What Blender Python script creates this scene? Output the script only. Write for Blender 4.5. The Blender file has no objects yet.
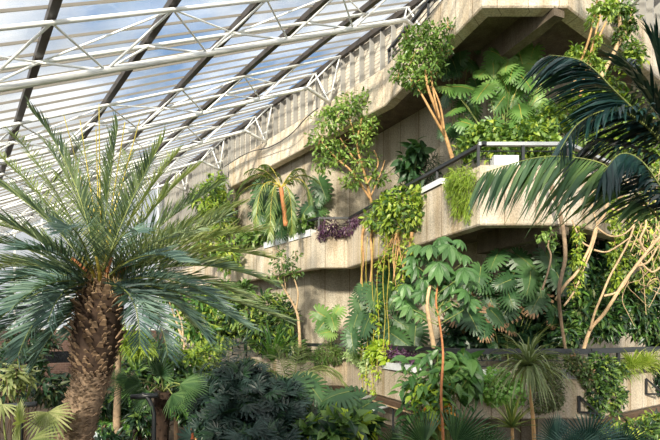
import bpy, math, random
import numpy as np
random.seed(7); RNG = np.random.default_rng(11)
F = 500.0; HZ = 335.0; EYE = 3.0
WLOC = {}
COL = bpy.context.scene.collection
PI = math.pi
V = lambda *a: np.array(a, float)

def W(px, py, Y):                       # point seen at (px, py) at distance Y in front of the viewpoint
    return V((px-330)/F*Y, Y, (HZ-py)/F*Y+EYE)
RX = V(.796, .605, 0); DX = V(-.605, .796, 0)      # across / along the glass roof
def RD(r, d, z): return RX*r + DX*d + V(0, 0, z+EYE)
def nrm(v):
    v = np.asarray(v, float); n = np.linalg.norm(v); return v/n if n > 1e-9 else v

# ------------------------------------------------------------------ mesh collecting
class MB:
    def __init__(s): s.v = []; s.f = []; s.n = 0; s.uv = []; s.hasuv = False
    def add(s, verts, faces, uv=None):
        verts = np.asarray(verts, float).reshape(-1, 3)
        for fa in faces:
            fa = np.asarray(fa, int)
            if fa.size: s.f.append(fa+s.n)
        s.v.append(verts); s.n += len(verts)
        if uv is not None: s.hasuv = True
        s.uv.append(np.asarray(uv, float) if uv is not None else np.zeros((len(verts), 2)))
    def quad(s, a, b, c, d, uv=None): s.add([a, b, c, d], [[[0, 1, 2, 3]]], uv)
    def box(s, c, ax, ay, az, hx, hy, hz):
        c = np.asarray(c, float); P = []
        for i in (-1, 1):
            for j in (-1, 1):
                for k in (-1, 1): P.append(c+ax*hx*i+ay*hy*j+az*hz*k)
        s.add(P, [[[0, 1, 3, 2], [4, 6, 7, 5], [0, 4, 5, 1], [2, 3, 7, 6], [0, 2, 6, 4], [1, 5, 7, 3]]])
    def bar(s, a, b, w, h, up=V(0, 0, 1)):
        a = np.asarray(a, float); b = np.asarray(b, float); d = nrm(b-a); sd = nrm(np.cross(d, up)); u = np.cross(sd, d)
        s.box((a+b)/2, d, sd, u, np.linalg.norm(b-a)/2, w/2, h/2)
    def tube(s, pts, rad, n=7, cap=True):
        pts = [np.asarray(p, float) for p in pts]; m = len(pts)
        if np.isscalar(rad): rad = [rad]*m
        T = []
        for i in range(m): T.append(nrm(pts[min(i+1, m-1)]-pts[max(i-1, 0)]))
        ref = V(0, 0, 1) if abs(T[0][2]) < .9 else V(1, 0, 0)
        x = nrm(np.cross(T[0], ref)); vs = []
        for i in range(m):
            x = nrm(x-T[i]*np.dot(x, T[i])); y = np.cross(T[i], x)
            for k in range(n):
                a = 2*PI*k/n; vs.append(pts[i]+(x*math.cos(a)+y*math.sin(a))*rad[i])
        fs = [[i*n+k, i*n+(k+1) % n, (i+1)*n+(k+1) % n, (i+1)*n+k] for i in range(m-1) for k in range(n)]
        s.add(vs, [fs])
        if cap:
            s.f.append(np.array([[s.n-m*n+k for k in range(n)][::-1]])); s.f.append(np.array([[s.n-n+k for k in range(n)]]))
    def build(s, name, mat, parent=None, smooth=False):
        me = bpy.data.meshes.new(name)
        vs = np.concatenate(s.v) if s.v else np.zeros((0, 3))
        if parent is not None: vs = vs-WLOC[parent.name]
        me.vertices.add(len(vs)); me.vertices.foreach_set('co', vs.ravel())
        loops = np.concatenate([f.ravel() for f in s.f]) if s.f else np.zeros(0, int)
        sizes = np.concatenate([np.full(f.shape[0], f.shape[1]) for f in s.f])
        me.loops.add(len(loops)); me.loops.foreach_set('vertex_index', loops.astype(np.int32))
        me.polygons.add(len(sizes))
        st = np.concatenate([[0], np.cumsum(sizes)[:-1]])
        me.polygons.foreach_set('loop_start', st.astype(np.int32)); me.polygons.foreach_set('loop_total', sizes.astype(np.int32))
        me.polygons.foreach_set('use_smooth', np.full(len(sizes), smooth))
        if s.hasuv:
            uvl = me.uv_layers.new(name='UVMap'); uv = np.concatenate(s.uv)[loops]
            uvl.data.foreach_set('uv', uv.ravel())
        me.update(calc_edges=True); me.validate()
        me.materials.append(mat)
        o = bpy.data.objects.new(name, me); COL.objects.link(o)
        if parent is not None: o.parent = parent; WLOC[o.name] = WLOC[parent.name]
        return o

def thing(name, label, cat, loc, group=None):
    o = bpy.data.objects.new(name, None); COL.objects.link(o); o.empty_display_size = .1
    o.location = loc; WLOC[o.name] = np.array(loc, float)
    o['label'] = label; o['category'] = cat
    if group: o['group'] = group
    return o
def tag(o, label, cat, group=None, kind=None):
    o['label'] = label; o['category'] = cat
    if group: o['group'] = group
    if kind: o['kind'] = kind
    return o
def struct(mb, name, mat, label=None, cat=None, smooth=False):
    o = mb.build(name, mat, None, smooth); o['kind'] = 'structure'
    if label: o['label'] = label; o['category'] = cat or 'wall'
    return o

# ------------------------------------------------------------------ materials
def lin(c):
    if isinstance(c, str): c = [int(c[i:i+2], 16)/255 for i in (0, 2, 4)]
    return tuple(x/12.92 if x <= .04045 else ((x+.055)/1.055)**2.4 for x in c)+(1.0,)
def newmat(name):
    m = bpy.data.materials.new(name); m.use_nodes = True; nt = m.node_tree; nt.nodes.clear()
    out = nt.nodes.new('ShaderNodeOutputMaterial'); b = nt.nodes.new('ShaderNodeBsdfPrincipled')
    nt.links.new(b.outputs[0], out.inputs[0]); return m, nt, b, out
def N(nt, t, **kw):
    n = nt.nodes.new(t)
    for k, v in kw.items(): setattr(n, k, v)
    return n
def ramp(nt, cols, pos=None):
    r = N(nt, 'ShaderNodeValToRGB'); e = r.color_ramp.elements
    pos = pos or [i/(len(cols)-1) for i in range(len(cols))]
    while len(e) < len(cols): e.new(.5)
    for i, c in enumerate(cols): e[i].position = pos[i]; e[i].color = lin(c)
    return r
def plain(name, c, rough=.6, metal=0, noise=0, scale=8):
    m, nt, b, o = newmat(name); b.inputs['Roughness'].default_value = rough; b.inputs['Metallic'].default_value = metal
    if noise:
        tc = N(nt, 'ShaderNodeNewGeometry'); nz = N(nt, 'ShaderNodeTexNoise'); nz.inputs['Scale'].default_value = scale; nz.inputs['Detail'].default_value = 5
        c0 = lin(c); r = N(nt, 'ShaderNodeValToRGB')
        r.color_ramp.elements[0].color = tuple(x*(1-noise) for x in c0[:3])+(1,); r.color_ramp.elements[1].color = tuple(min(1, x*(1+noise)) for x in c0[:3])+(1,)
        r.color_ramp.elements[0].position = .3; r.color_ramp.elements[1].position = .7
        nt.links.new(tc.outputs['Position'], nz.inputs['Vector']); nt.links.new(nz.outputs['Fac'], r.inputs[0]); nt.links.new(r.outputs[0], b.inputs['Base Color'])
    else: b.inputs['Base Color'].default_value = lin(c)
    return m
LEAFCACHE = {}
def leafmat(name, cols, rough=.38, trans=.22, spec=.5):
    m, nt, b, out = newmat(name)
    g = N(nt, 'ShaderNodeNewGeometry'); r = ramp(nt, cols)
    nz = N(nt, 'ShaderNodeTexNoise'); nz.inputs['Scale'].default_value = 1.6; nz.inputs['Detail'].default_value = 2
    mx = N(nt, 'ShaderNodeMath', operation='MULTIPLY_ADD'); mx.inputs[1].default_value = .6; mx.use_clamp = True
    sc = N(nt, 'ShaderNodeMath', operation='MULTIPLY_ADD'); sc.inputs[1].default_value = 1.2; sc.inputs[2].default_value = -.4
    nt.links.new(g.outputs['Position'], nz.inputs['Vector']); nt.links.new(nz.outputs['Fac'], sc.inputs[0])
    oi = N(nt, 'ShaderNodeObjectInfo'); om = N(nt, 'ShaderNodeMath', operation='MULTIPLY_ADD'); om.inputs[1].default_value = .45; om.inputs[2].default_value = -.2
    ad = N(nt, 'ShaderNodeMath', operation='ADD'); nt.links.new(oi.outputs['Random'], om.inputs[0]); nt.links.new(om.outputs[0], ad.inputs[0]); nt.links.new(g.outputs['Random Per Island'], ad.inputs[1]); nt.links.new(ad.outputs[0], mx.inputs[0]); nt.links.new(sc.outputs[0], mx.inputs[2])
    nt.links.new(mx.outputs[0], r.inputs[0]); nt.links.new(r.outputs[0], b.inputs['Base Color'])
    b.inputs['Roughness'].default_value = rough; b.inputs['Specular IOR Level'].default_value = spec
    tr = N(nt, 'ShaderNodeBsdfTranslucent'); mi = N(nt, 'ShaderNodeMixShader'); mi.inputs[0].default_value = trans
    br = N(nt, 'ShaderNodeMix', data_type='RGBA', blend_type='MULTIPLY'); br.inputs[0].default_value = 1.0
    br.inputs[7].default_value = (1.5, 1.7, .5, 1)
    nt.links.new(r.outputs[0], br.inputs[6]); nt.links.new(br.outputs[2], tr.inputs[0])
    nt.links.new(b.outputs[0], mi.inputs[1]); nt.links.new(tr.outputs[0], mi.inputs[2]); nt.links.new(mi.outputs[0], out.inputs[0])
    return m
def concrete(name, c1, c2, c3, panel=.62, uv=True):
    m, nt, b, out = newmat(name); b.inputs['Roughness'].default_value = .85
    g = N(nt, 'ShaderNodeNewGeometry'); uvn = N(nt, 'ShaderNodeUVMap') if uv else None
    src = uvn.outputs[0] if uv else g.outputs['Position']
    mp = N(nt, 'ShaderNodeMapping'); mp.inputs['Scale'].default_value = (2.6, .22, 1) if uv else (2.6, 2.6, .3)
    st = N(nt, 'ShaderNodeTexNoise'); st.inputs['Scale'].default_value = 1.0; st.inputs['Detail'].default_value = 6; st.inputs['Roughness'].default_value = .65
    nt.links.new(src, mp.inputs[0]); nt.links.new(mp.outputs[0], st.inputs['Vector'])
    rp = ramp(nt, [c3, c1, c2], [.32, .5, .68]); nt.links.new(st.outputs['Fac'], rp.inputs[0])
    fine = N(nt, 'ShaderNodeTexNoise'); fine.inputs['Scale'].default_value = 28; fine.inputs['Detail'].default_value = 6
    nt.links.new(g.outputs['Position'], fine.inputs['Vector'])
    fr = ramp(nt, ['b8b8b8', 'ffffff'], [.3, .65]); nt.links.new(fine.outputs['Fac'], fr.inputs[0])
    mu = N(nt, 'ShaderNodeMix', data_type='RGBA', blend_type='MULTIPLY'); mu.inputs[0].default_value = .8
    nt.links.new(rp.outputs[0], mu.inputs[6]); nt.links.new(fr.outputs[0], mu.inputs[7])
    col = mu.outputs[2]
    if uv:
        sx = N(nt, 'ShaderNodeSeparateXYZ'); nt.links.new(uvn.outputs[0], sx.inputs[0])
        dv = N(nt, 'ShaderNodeMath', operation='DIVIDE'); dv.inputs[1].default_value = panel; nt.links.new(sx.outputs[0], dv.inputs[0])
        fc = N(nt, 'ShaderNodeMath', operation='FRACT'); nt.links.new(dv.outputs[0], fc.inputs[0])
        lt = N(nt, 'ShaderNodeMath', operation='LESS_THAN'); lt.inputs[1].default_value = .035; nt.links.new(fc.outputs[0], lt.inputs[0])
        m2 = N(nt, 'ShaderNodeMix', data_type='RGBA', blend_type='MULTIPLY'); m2.inputs[7].default_value = (.55, .5, .45, 1)
        nt.links.new(lt.outputs[0], m2.inputs[0]); nt.links.new(col, m2.inputs[6]); col = m2.outputs[2]
    nt.links.new(col, b.inputs['Base Color'])
    bp = N(nt, 'ShaderNodeBump'); bp.inputs['Strength'].default_value = .5; bp.inputs['Distance'].default_value = .02
    nt.links.new(fine.outputs['Fac'], bp.inputs['Height']); nt.links.new(bp.outputs[0], b.inputs['Normal'])
    return m

M = {}
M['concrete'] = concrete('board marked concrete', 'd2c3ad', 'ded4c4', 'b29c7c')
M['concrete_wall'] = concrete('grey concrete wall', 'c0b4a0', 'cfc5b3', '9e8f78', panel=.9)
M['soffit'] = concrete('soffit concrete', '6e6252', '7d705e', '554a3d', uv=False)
M['white_steel'] = plain('white painted steel', 'f2f3f1', .35)
M['dark_beam'] = plain('dark brown glazing beam', '362f2a', .5)
M['gasket'] = plain('grey gasket', '77726a', .6)
M['bar'] = plain('pale glazing bar', 'd8d8d4', .45)
M['rail_dark'] = plain('dark painted railing', '23272b', .4)
M['rail_steel'] = plain('steel handrail', 'b9bcbc', .3, .6)
M['fin'] = plain('grey fin', '95938f', .5)
M['trough'] = plain('pale planter trough', 'dfe2e4', .6, 0, .08)
M['soil'] = plain('dark soil', '4a3c2c', .95, 0, .35, 3)
M['brown_steel'] = plain('weathered brown beam', '5a4636', .7, 0, .35, 5)
M['black'] = plain('black bracket', '17191c', .5)
M['terracotta'] = plain('terracotta', 'b5603c', .8, 0, .15)
M['pale_stone'] = plain('pale blue grey stone', 'a7b3bb', .7, 0, .2)
M['path'] = plain('garden path', '6f665c', .9, 0, .2)
M['darkglass'] = plain('dark window', '14171b', .1)
# bark
M['bark_pale'] = plain('pale bark', 'c9ac87', .8, 0, .25, 12)
M['bark_grey'] = plain('grey brown bark', '8f7a63', .85, 0, .3, 12)
M['bark_tan'] = plain('tan bark', 'c39a68', .8, 0, .25, 14)
M['bark_orange'] = plain('orange bark', 'bd7c50', .8, 0, .25, 14)
M['bark_dark'] = plain('dark bark', '4d3c2c', .9, 0, .35, 12)
M['palm_trunk'] = plain('palm trunk fibre', '3c2d23', .95, 0, .4, 18)
M['palm_boot'] = plain('old leaf base', '8f775f', .9, 0, .55, 14)
M['palm_lower'] = plain('grey palm trunk', '8a7561', .95, 0, .5, 16)
M['stalk'] = plain('green stalk', '7f8a4a', .6, 0, .2)
M['stalk_yellow'] = plain('yellow green stalk', 'b5a548', .55, 0, .15)
M['stalk_brown'] = plain('brown stalk', '8a6a45', .7, 0, .2)
M['straw'] = plain('straw fibre', 'b39a73', .9, 0, .25, 20)
# leaves
M['date_leaf'] = leafmat('date palm leaflet', ['2f4438', '546953', '87986f', 'a9b086'], .42, .16)
M['date_leaf_blue'] = leafmat('date palm leaflet blue', ['2a3f3d', '4b665e', '7c9482'], .4, .14)
M['date_leaf_warm'] = leafmat('date palm leaflet warm', ['5e7248', '8b9a63', 'b0ad77'], .45, .2)
M['kentia'] = leafmat('arching palm leaflet', ['13282b', '1e3a3c', '2e5049'], .35, .12)  # dark tones stand in for the shade over these fronds
M['kentia_green'] = leafmat('arching palm leaflet green', ['294531', '476543', '6f8a50'], .38, .16)
M['small_palm'] = leafmat('small palm leaflet', ['4a6538', '6d8448', '9aa362'], .45, .2)
M['ficus'] = leafmat('small glossy leaf', ['3a5528', '5d7d3a', '86a350', 'a9bd66'], .35, .22)
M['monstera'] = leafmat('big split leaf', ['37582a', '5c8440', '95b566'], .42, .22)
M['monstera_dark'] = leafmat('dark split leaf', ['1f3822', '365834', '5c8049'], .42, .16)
M['schefflera'] = leafmat('umbrella leaf', ['30522c', '517a42', '83a466'], .45, .18)
M['lime'] = leafmat('lime leaf', ['7d9a2e', 'a3bb3a', 'c6d14f'], .4, .3)
M['yellowgreen'] = leafmat('yellow green leaf', ['66832f', '95ab42', 'c3cb62'], .4, .28)
M['feather'] = leafmat('feathery leaf', ['6f8a30', '91a83c', 'b4bf55'], .5, .3)
M['purple'] = leafmat('purple leaf', ['352236', '52304f', '6d4a66'], .4, .1)
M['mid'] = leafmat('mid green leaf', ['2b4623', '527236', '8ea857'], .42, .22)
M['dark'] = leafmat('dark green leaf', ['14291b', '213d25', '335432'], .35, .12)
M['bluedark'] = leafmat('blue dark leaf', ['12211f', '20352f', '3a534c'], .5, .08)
M['olive'] = leafmat('olive leaf', ['3c4a2a', '566238', '72794a'], .5, .15)
M['lance'] = leafmat('long lance leaf', ['2a4c2a', '476f3a', '74984f'], .36, .2)
M['fan'] = leafmat('fan leaf', ['2a4830', '45653f', '6d8a58'], .35, .15)
M['fan_pale'] = leafmat('pale fan leaf', ['5f7048', '87925c', 'b3b585'], .4, .25)
M['fan_blue'] = leafmat('blue fan leaf', ['233f3b', '3d6058', '628578'], .38, .12)
M['dracaena'] = leafmat('strappy leaf', ['5a6c49', '7f8c5f', 'a3a777'], .4, .18)
M['yucca'] = leafmat('yellow edged strap leaf', ['4e6a44', '8d9650', 'c0b867'], .4, .18)
M['grass'] = leafmat('arching grass blade', ['7f9a3c', 'a9ba55', 'd0d27e'], .45, .3)
M['sedum'] = leafmat('round succulent leaf', ['55823a', '7aa850', '9dc266'], .35, .2)
M['variegated'] = leafmat('variegated leaf', ['7a9a58', '9fb67c', 'c3cda0'], .45, .25)
M['dry'] = leafmat('dry frond', ['a48a58', 'bca36c', 'c9b784'], .6, .2)
M['fern'] = leafmat('fern leaf', ['35602c', '568238', '7ba045'], .42, .25)
M['brownedge'] = leafmat('brown leaf edge', ['7d6145', '9c7c5c', 'b3946f'], .6, .15)
M['orange'] = leafmat('orange turning leaf', ['b5662a', 'd08a2e', 'd6a63e'], .5, .25)

# ------------------------------------------------------------------ leaf shapes: y along the leaf, z its upper side, length 1
def blade(n=3, w=.3, fold=.25, droop=.15, peak=.4, point=1.0):
    vs = []; fs = []
    for i in range(n+1):
        t = i/n; a = t/peak if t < peak else (1-t)/(1-peak)
        hw = w*.5*max(.04, math.sin(min(1, a)*PI/2)**point) if i < n else .002
        if i == 0: hw = w*.12
        z = -droop*t*t
        vs += [(-hw, t, z+fold*hw), (0, t, z), (hw, t, z+fold*hw)]
    for i in range(n):
        for j in (0, 1): fs.append([i*3+j, i*3+j+1, i*3+3+j+1, i*3+3+j])
    return np.array(vs), np.array(fs)
SMALL = blade(2, .5, .35, .2, .5); LANCE = blade(4, .3, .3, .3, .4); ROUND = blade(2, .8, .2, .15, .5, .7)
NARROW = blade(3, .12, .3, .3, .3); BROAD = blade(4, .55, .3, .35, .38); NEEDLE = blade(2, .1, .2, .4, .4)

def split_leaf(n=8, curl=.3, inner=.55, finger=.62, width=1.0, seed=0):
    rg = random.Random(seed); vs = []; fs = []; top = 0
    def put(x, y):
        vs.append((x*width, y, -curl*(x*x*1.2+max(0, y-.2)**2*.55)-.02*rg.random())); return len(vs)-1
    mid = [put(0, .84*max(0, (i-1.5)/(n-1.5))) for i in range(n+1)]
    tip = put(0, 1.04)
    for sgn in (-1, 1):
        ring = []; dirs = []
        for i in range(n+1):
            u = i/n; ang = math.radians(155*(1-u)**1.05+9)
            L = .36+.24*math.sin(PI*min(1, u*1.25)) if u < .8 else .5-.95*(u-.8)
            L *= 1+.06*(rg.random()-.5)
            d = (sgn*math.sin(ang), math.cos(ang)); m0 = vs[mid[i]]
            dirs.append((d, L, m0)); ring.append(put(m0[0]+d[0]*L*inner, m0[1]+d[1]*L*inner))
        for i in range(n):
            q = [mid[i], mid[i+1], ring[i+1], ring[i]]
            fs.append(q if sgn > 0 else q[::-1])
            (d0, L0, a0), (d1, L1, a1) = dirs[i], dirs[i+1]
            def mixp(t, s): return ((a0[0]*(1-t)+a1[0]*t)+(d0[0]*(1-t)+d1[0]*t)*(L0*(1-t)+L1*t)*s, (a0[1]*(1-t)+a1[1]*t)+(d0[1]*(1-t)+d1[1]*t)*(L0*(1-t)+L1*t)*s)
            e = .5*(1-finger)
            b0 = put(*mixp(e, .85)); b1 = put(*mixp(1-e, .85)); c0 = put(*mixp(e*1.9, 1.03)); c1 = put(*mixp(1-e*1.3, 1.05))
            for q in ([ring[i], ring[i+1], b1, b0], [b0, b1, c1, c0]): fs.append(q if sgn > 0 else q[::-1])
        q = [mid[n], tip, ring[n], ring[n]]; fs.append([mid[n], tip, ring[n], ring[n]][:3]+[mid[n]] if False else [mid[n], ring[n], tip, mid[n]][:4])
    quads = [f for f in fs if len(set(f)) == 4]; tris = [list(dict.fromkeys(f)) for f in fs if len(set(f)) == 3]
    k0 = len(vs); rib = []
    for i in range(7):
        y = 1.0*i/6-.02; w = .018*(1-.6*i/6); z = -curl*(max(0, y-.2)**2*.55)+.012
        vs += [(-w, y, z), (w, y, z)]
        if i: rib.append([k0+2*i-2, k0+2*i-1, k0+2*i+1, k0+2*i])
    return np.array(vs), np.array(quads), np.array(tris), np.array(rib)

def frames(dirs, ups):
    y = dirs/np.linalg.norm(dirs, axis=1, keepdims=True)
    x = np.cross(y, ups); l = np.linalg.norm(x, axis=1, keepdims=True); l[l < 1e-6] = 1; x = x/l
    z = np.cross(x, y); return np.stack([x, y, z], axis=2)
def stamp(mb, tmpl, pos, dirs, ups, scale):
    v, f = tmpl[0], tmpl[1]; R = frames(dirs, ups); n = len(pos)
    out = np.einsum('nij,kj->nki', R, v)*scale[:, None, None]+pos[:, None, :]
    fa = (f[None, :, :]+(np.arange(n)*len(v))[:, None, None]).reshape(-1, f.shape[1])
    mb.add(out.reshape(-1, 3), [fa])

def blob(px, py, Y, rx, ry, rd=None):
    c = W(px, py, Y); k = Y/F
    return (c, V(rx*k, (rd if rd is not None else (rx+ry)/2)*k, ry*k))
def leaves(mb, blobs, n, tmpl, size, var=.35, shell=.55, gravity=.25, upb=.8, outw=.8):
    vol = np.array([np.prod(b[1])**.67 for b in blobs]); vol /= vol.sum()
    idx = RNG.choice(len(blobs), n, p=vol)
    C = np.array([b[0] for b in blobs])[idx]; R = np.array([b[1] for b in blobs])[idx]
    d = RNG.normal(size=(n, 3)); d /= np.linalg.norm(d, axis=1, keepdims=True)
    rr = (shell+(1-shell)*RNG.random(n)) * (1+.12*RNG.normal(size=n))
    pos = C+d*R*rr[:, None]
    dirs = d*outw+RNG.normal(size=(n, 3))*.55+V(0, 0, -gravity)
    ups = V(0, -.35, upb)[None, :]+d*.5+RNG.normal(size=(n, 3))*.4
    stamp(mb, tmpl, pos, dirs, ups, size*(1+var*(RNG.random(n)*2-1)))

def bez(p0, p1, p2, n=14):
    t = np.linspace(0, 1, n)[:, None]; return (1-t)**2*p0+2*t*(1-t)*p1+t*t*p2
def smooth_path(pts, k=4):
    pts = [np.asarray(p, float) for p in pts]
    if len(pts) < 3: return pts
    out = []
    for i in range(len(pts)-1):
        p0 = pts[max(i-1, 0)]; p1 = pts[i]; p2 = pts[i+1]; p3 = pts[min(i+2, len(pts)-1)]
        for j in range(k):
            t = j/k; out.append(.5*((2*p1)+(-p0+p2)*t+(2*p0-5*p1+4*p2-p3)*t*t+(-p0+3*p1-3*p2+p3)*t**3))
    out.append(pts[-1]); return out
def stem_tube(mb, pts, r0, r1, n=6, k=4):
    q = smooth_path(pts, k); m = len(q); mb.tube(q, [r0+(r1-r0)*i/(m-1) for i in range(m)], n)

def frond_mesh(mb, mr, pts, n=50, length=.4, w=.03, vee=.5, sweep=.9, droop=.4, start=.14, r0=.018, up=None, jitter=.12, endlen=.45, seg=3, twist=.55):
    pts = np.asarray(pts, float); L = np.linalg.norm(np.diff(pts, axis=0), axis=1); cum = np.concatenate([[0], np.cumsum(L)]); tot = cum[-1]
    mr.tube(list(pts), [r0*(1-.85*i/(len(pts)-1)) for i in range(len(pts))], 5)
    up = V(0, 0, 1) if up is None else up
    vs = []; fs = []
    for i in range(n):
        t = start+(1-start)*(i+.5)/n; s = t*tot
        p = V(*[np.interp(s, cum, pts[:, a]) for a in range(3)]); q = V(*[np.interp(min(tot, s+.02*tot), cum, pts[:, a]) for a in range(3)]); p2 = V(*[np.interp(s-.02*tot, cum, pts[:, a]) for a in range(3)])
        T = nrm(q-p2); S = nrm(np.cross(T, up)); U = np.cross(S, T)
        prof = min(1, .35+(t-start)*4) * (1-(1-endlen)*max(0, (t-.45)/.55)**1.5)
        sw = sweep*(1.15-.55*t)
        for sg in (-1, 1):
            v = vee+jitter*RNG.normal(); a = sw+jitter*.6*RNG.normal()
            d = nrm(T*math.cos(a)+(S*sg*math.cos(v)+U*math.sin(v))*math.sin(a))
            l = length*prof*(1+.12*RNG.normal()); wn = nrm(U*math.cos(v)-S*sg*math.sin(v)); wv = nrm(np.cross(d, wn)); wn = np.cross(wv, d); tw = twist*.5*RNG.normal()+twist*.9*sg; wv = (wv*math.cos(tw)+wn*math.sin(tw))*w
            b = len(vs); c = p.copy(); dd = d.copy()
            for k in range(seg+1):
                u = k/seg; hw = (.45, 1, .8, .06)[k] if seg == 3 else (.5, 1, .06)[k]
                vs += [c-wv*hw*.5, c+wv*hw*.5]
                dd = nrm(dd+V(0, 0, -droop/seg)); c = c+dd*l/seg
            for k in range(seg): fs.append([b+2*k, b+2*k+1, b+2*k+3, b+2*k+2])
    mb.add(vs, [fs])

def fan_leaf(mb, c, axis, normal, R, n=22, spread=2.6, joined=.45, w=None, droop=.25):
    y = nrm(axis); z = nrm(normal-y*np.dot(normal, y)); x = np.cross(y, z)
    hw = spread/n*.5
    for i in range(n):
        a = (i+.5-n/2)/n*spread*1.0; l = R*(1-.18*abs(a)/(spread/2))*(1+.05*RNG.normal())
        def pt(ang, r, zz): return c+(x*math.sin(ang)+y*math.cos(ang))*r+z*zz+V(0, 0, -droop*R*(r/R)**2)
        e = .03*R
        vs = [c, pt(a-hw, l*joined, 0), pt(a, l*joined, e), pt(a+hw, l*joined, 0), pt(a-hw*.4, l*.8, 0), pt(a, l*.8, e*.7), pt(a+hw*.4, l*.8, 0), pt(a, l, -.02*R)]
        mb.add(vs, [[[0, 2, 1], [0, 3, 2], [4, 5, 7], [5, 6, 7]], [[1, 2, 5, 4], [2, 3, 6, 5]]])
# ------------------------------------------------------------------ the building
def offset(path, t):
    P = [np.array(p, float) for p in path]; out = []
    for i in range(len(P)):
        ns = []
        if i > 0: d = nrm(P[i]-P[i-1]); ns.append(V(-d[1], d[0]))
        if i < len(P)-1: d = nrm(P[i+1]-P[i]); ns.append(V(-d[1], d[0]))
        n = nrm(sum(ns)); k = 1/max(.3, np.dot(n, ns[0])); out.append(P[i]+n*t*k)
    return out
def parapet(path, z0, z1, t=.28, lip=.1):
    mb = MB(); prof = [(lip*.25, z0), (0, z0+.03), (0, z1-.02), (.02, z1), (t-.02, z1), (t, z1-.02), (t, z0)]
    rows = [offset(path, p[0]) for p in prof]; cum = [0]
    for i in range(1, len(path)): cum.append(cum[-1]+math.dist(path[i], path[i-1]))
    m = len(prof)
    for i in range(len(path)-1):
        for j in range(m):
            k = (j+1) % m
            q = [(rows[j][i], prof[j][1]), (rows[j][i+1], prof[j][1]), (rows[k][i+1], prof[k][1]), (rows[k][i], prof[k][1])]
            mb.quad(*[V(a[0], a[1], z+EYE) for a, z in q], uv=[(cum[i], q[0][1]), (cum[i+1], q[1][1]), (cum[i+1], q[2][1]), (cum[i], q[3][1])])
    for e in (0, len(path)-1):
        vs = [V(rows[j][e][0], rows[j][e][1], prof[j][1]+EYE) for j in range(m)]
        mb.add(vs, [[list(range(m))]], uv=[(p[0], p[1]) for p in prof])
    return mb
def wallstrip(path, z0, z1, t=.3):
    mb = MB(); o = offset(path, t); u = 0
    for i in range(len(path)-1):
        a, b = V(*path[i], 0), V(*path[i+1], 0); a2, b2 = V(*o[i], 0), V(*o[i+1], 0); l = math.dist(path[i], path[i+1])
        lo, hi = V(0, 0, z0+EYE), V(0, 0, z1+EYE); uv = [(u, z0), (u+l, z0), (u+l, z1), (u, z1)]
        mb.quad(a+lo, b+lo, b+hi, a+hi, uv=uv); mb.quad(b2+lo, a2+lo, a2+hi, b2+hi, uv=uv)
        mb.quad(a+hi, b+hi, b2+hi, a2+hi, uv=uv); mb.quad(a+lo, a2+lo, b2+lo, b+lo, uv=uv); u += l
    return mb
def plate(poly, z0, z1):
    mb = MB(); n = len(poly); vs = [V(p[0], p[1], z0+EYE) for p in poly]+[V(p[0], p[1], z1+EYE) for p in poly]
    mb.add(vs, [[list(range(n))[::-1]], [list(range(n, 2*n))], [[i, (i+1) % n, n+(i+1) % n, n+i] for i in range(n)]]); return mb

dirQ = nrm(V(-2.44, 6.4))
def along(p, d, l): return (p[0]+d[0]*l, p[1]+d[1]*l)
r2, d2 = RX[:2], DX[:2]
C_, B_, A_, E_ = (-.43, 16.4), (.56, 16.4), (3.0, 10.0), (4.85, 10.0)
PATH_MID = [along(C_, d2, 14), C_, B_, A_, E_, along(E_, r2, 9)]
A2, E2 = (2.6, 10.0), (5.3, 10.0)
PATH_LOW = [along(C_, d2, 14), C_, B_, A2, E2, along(E2, r2, 9)]
T_, A3, E3 = (1.57, 14.3), (3.04, 10.0), (4.76, 10.0)
PATH_TOP = [(-4.5, 22.3), T_, A3, E3, along(E3, r2, 9)]
WALL = [along((-.7, 18.2), d2, 13), (-.7, 18.2), (1.1, 18.2), (4.3, 12.8), (5.2, 12.5), along((5.2, 12.5), r2, 9)]
def fac(px, path, off=0):             # distance at which the ray through px meets the parapet line
    k = (px-330)/F; best = None
    for a, b in zip(path[:-1], path[1:]):
        dx, dy = b[0]-a[0], b[1]-a[1]; den = dx-k*dy
        if abs(den) < 1e-9: continue
        s = (k*a[1]-a[0])/den
        if -1e-6 <= s <= 1+1e-6:
            y = a[1]+s*dy
            if best is None or y < best: best = y
    return (best or 12)+off

struct(parapet(PATH_MID, 2.2, 3.4), 'wall_middle_balcony', M['concrete'], 'zigzag concrete parapet of the middle balcony, overhung with plants', 'balcony wall')
struct(parapet(PATH_LOW, -1.68, -.88), 'wall_lower_balcony', M['concrete'], 'zigzag concrete parapet of the lowest balcony with trailing plants', 'balcony wall')
struct(parapet(PATH_TOP, 6.56, 7.65, .3), 'wall_upper_balcony', M['concrete'], 'concrete parapet of the top balcony under the glass roof', 'balcony wall')
struct(wallstrip(WALL, -3, 6.95), 'wall_back', M['concrete_wall'], 'plain concrete wall set back behind the balconies', 'wall')
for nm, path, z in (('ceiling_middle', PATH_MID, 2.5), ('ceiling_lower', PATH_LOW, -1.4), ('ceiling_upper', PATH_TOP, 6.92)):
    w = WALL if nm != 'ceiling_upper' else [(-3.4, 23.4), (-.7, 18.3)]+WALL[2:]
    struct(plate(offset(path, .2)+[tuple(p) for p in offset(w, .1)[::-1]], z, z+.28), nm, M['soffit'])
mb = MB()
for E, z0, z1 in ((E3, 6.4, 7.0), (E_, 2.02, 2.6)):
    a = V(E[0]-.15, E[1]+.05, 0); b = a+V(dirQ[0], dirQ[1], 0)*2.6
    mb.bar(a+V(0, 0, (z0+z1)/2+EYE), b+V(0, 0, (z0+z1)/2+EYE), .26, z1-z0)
struct(mb, 'ceiling_beam', M['soffit'], 'downstand concrete beams under the balcony corners', 'beam')

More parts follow.
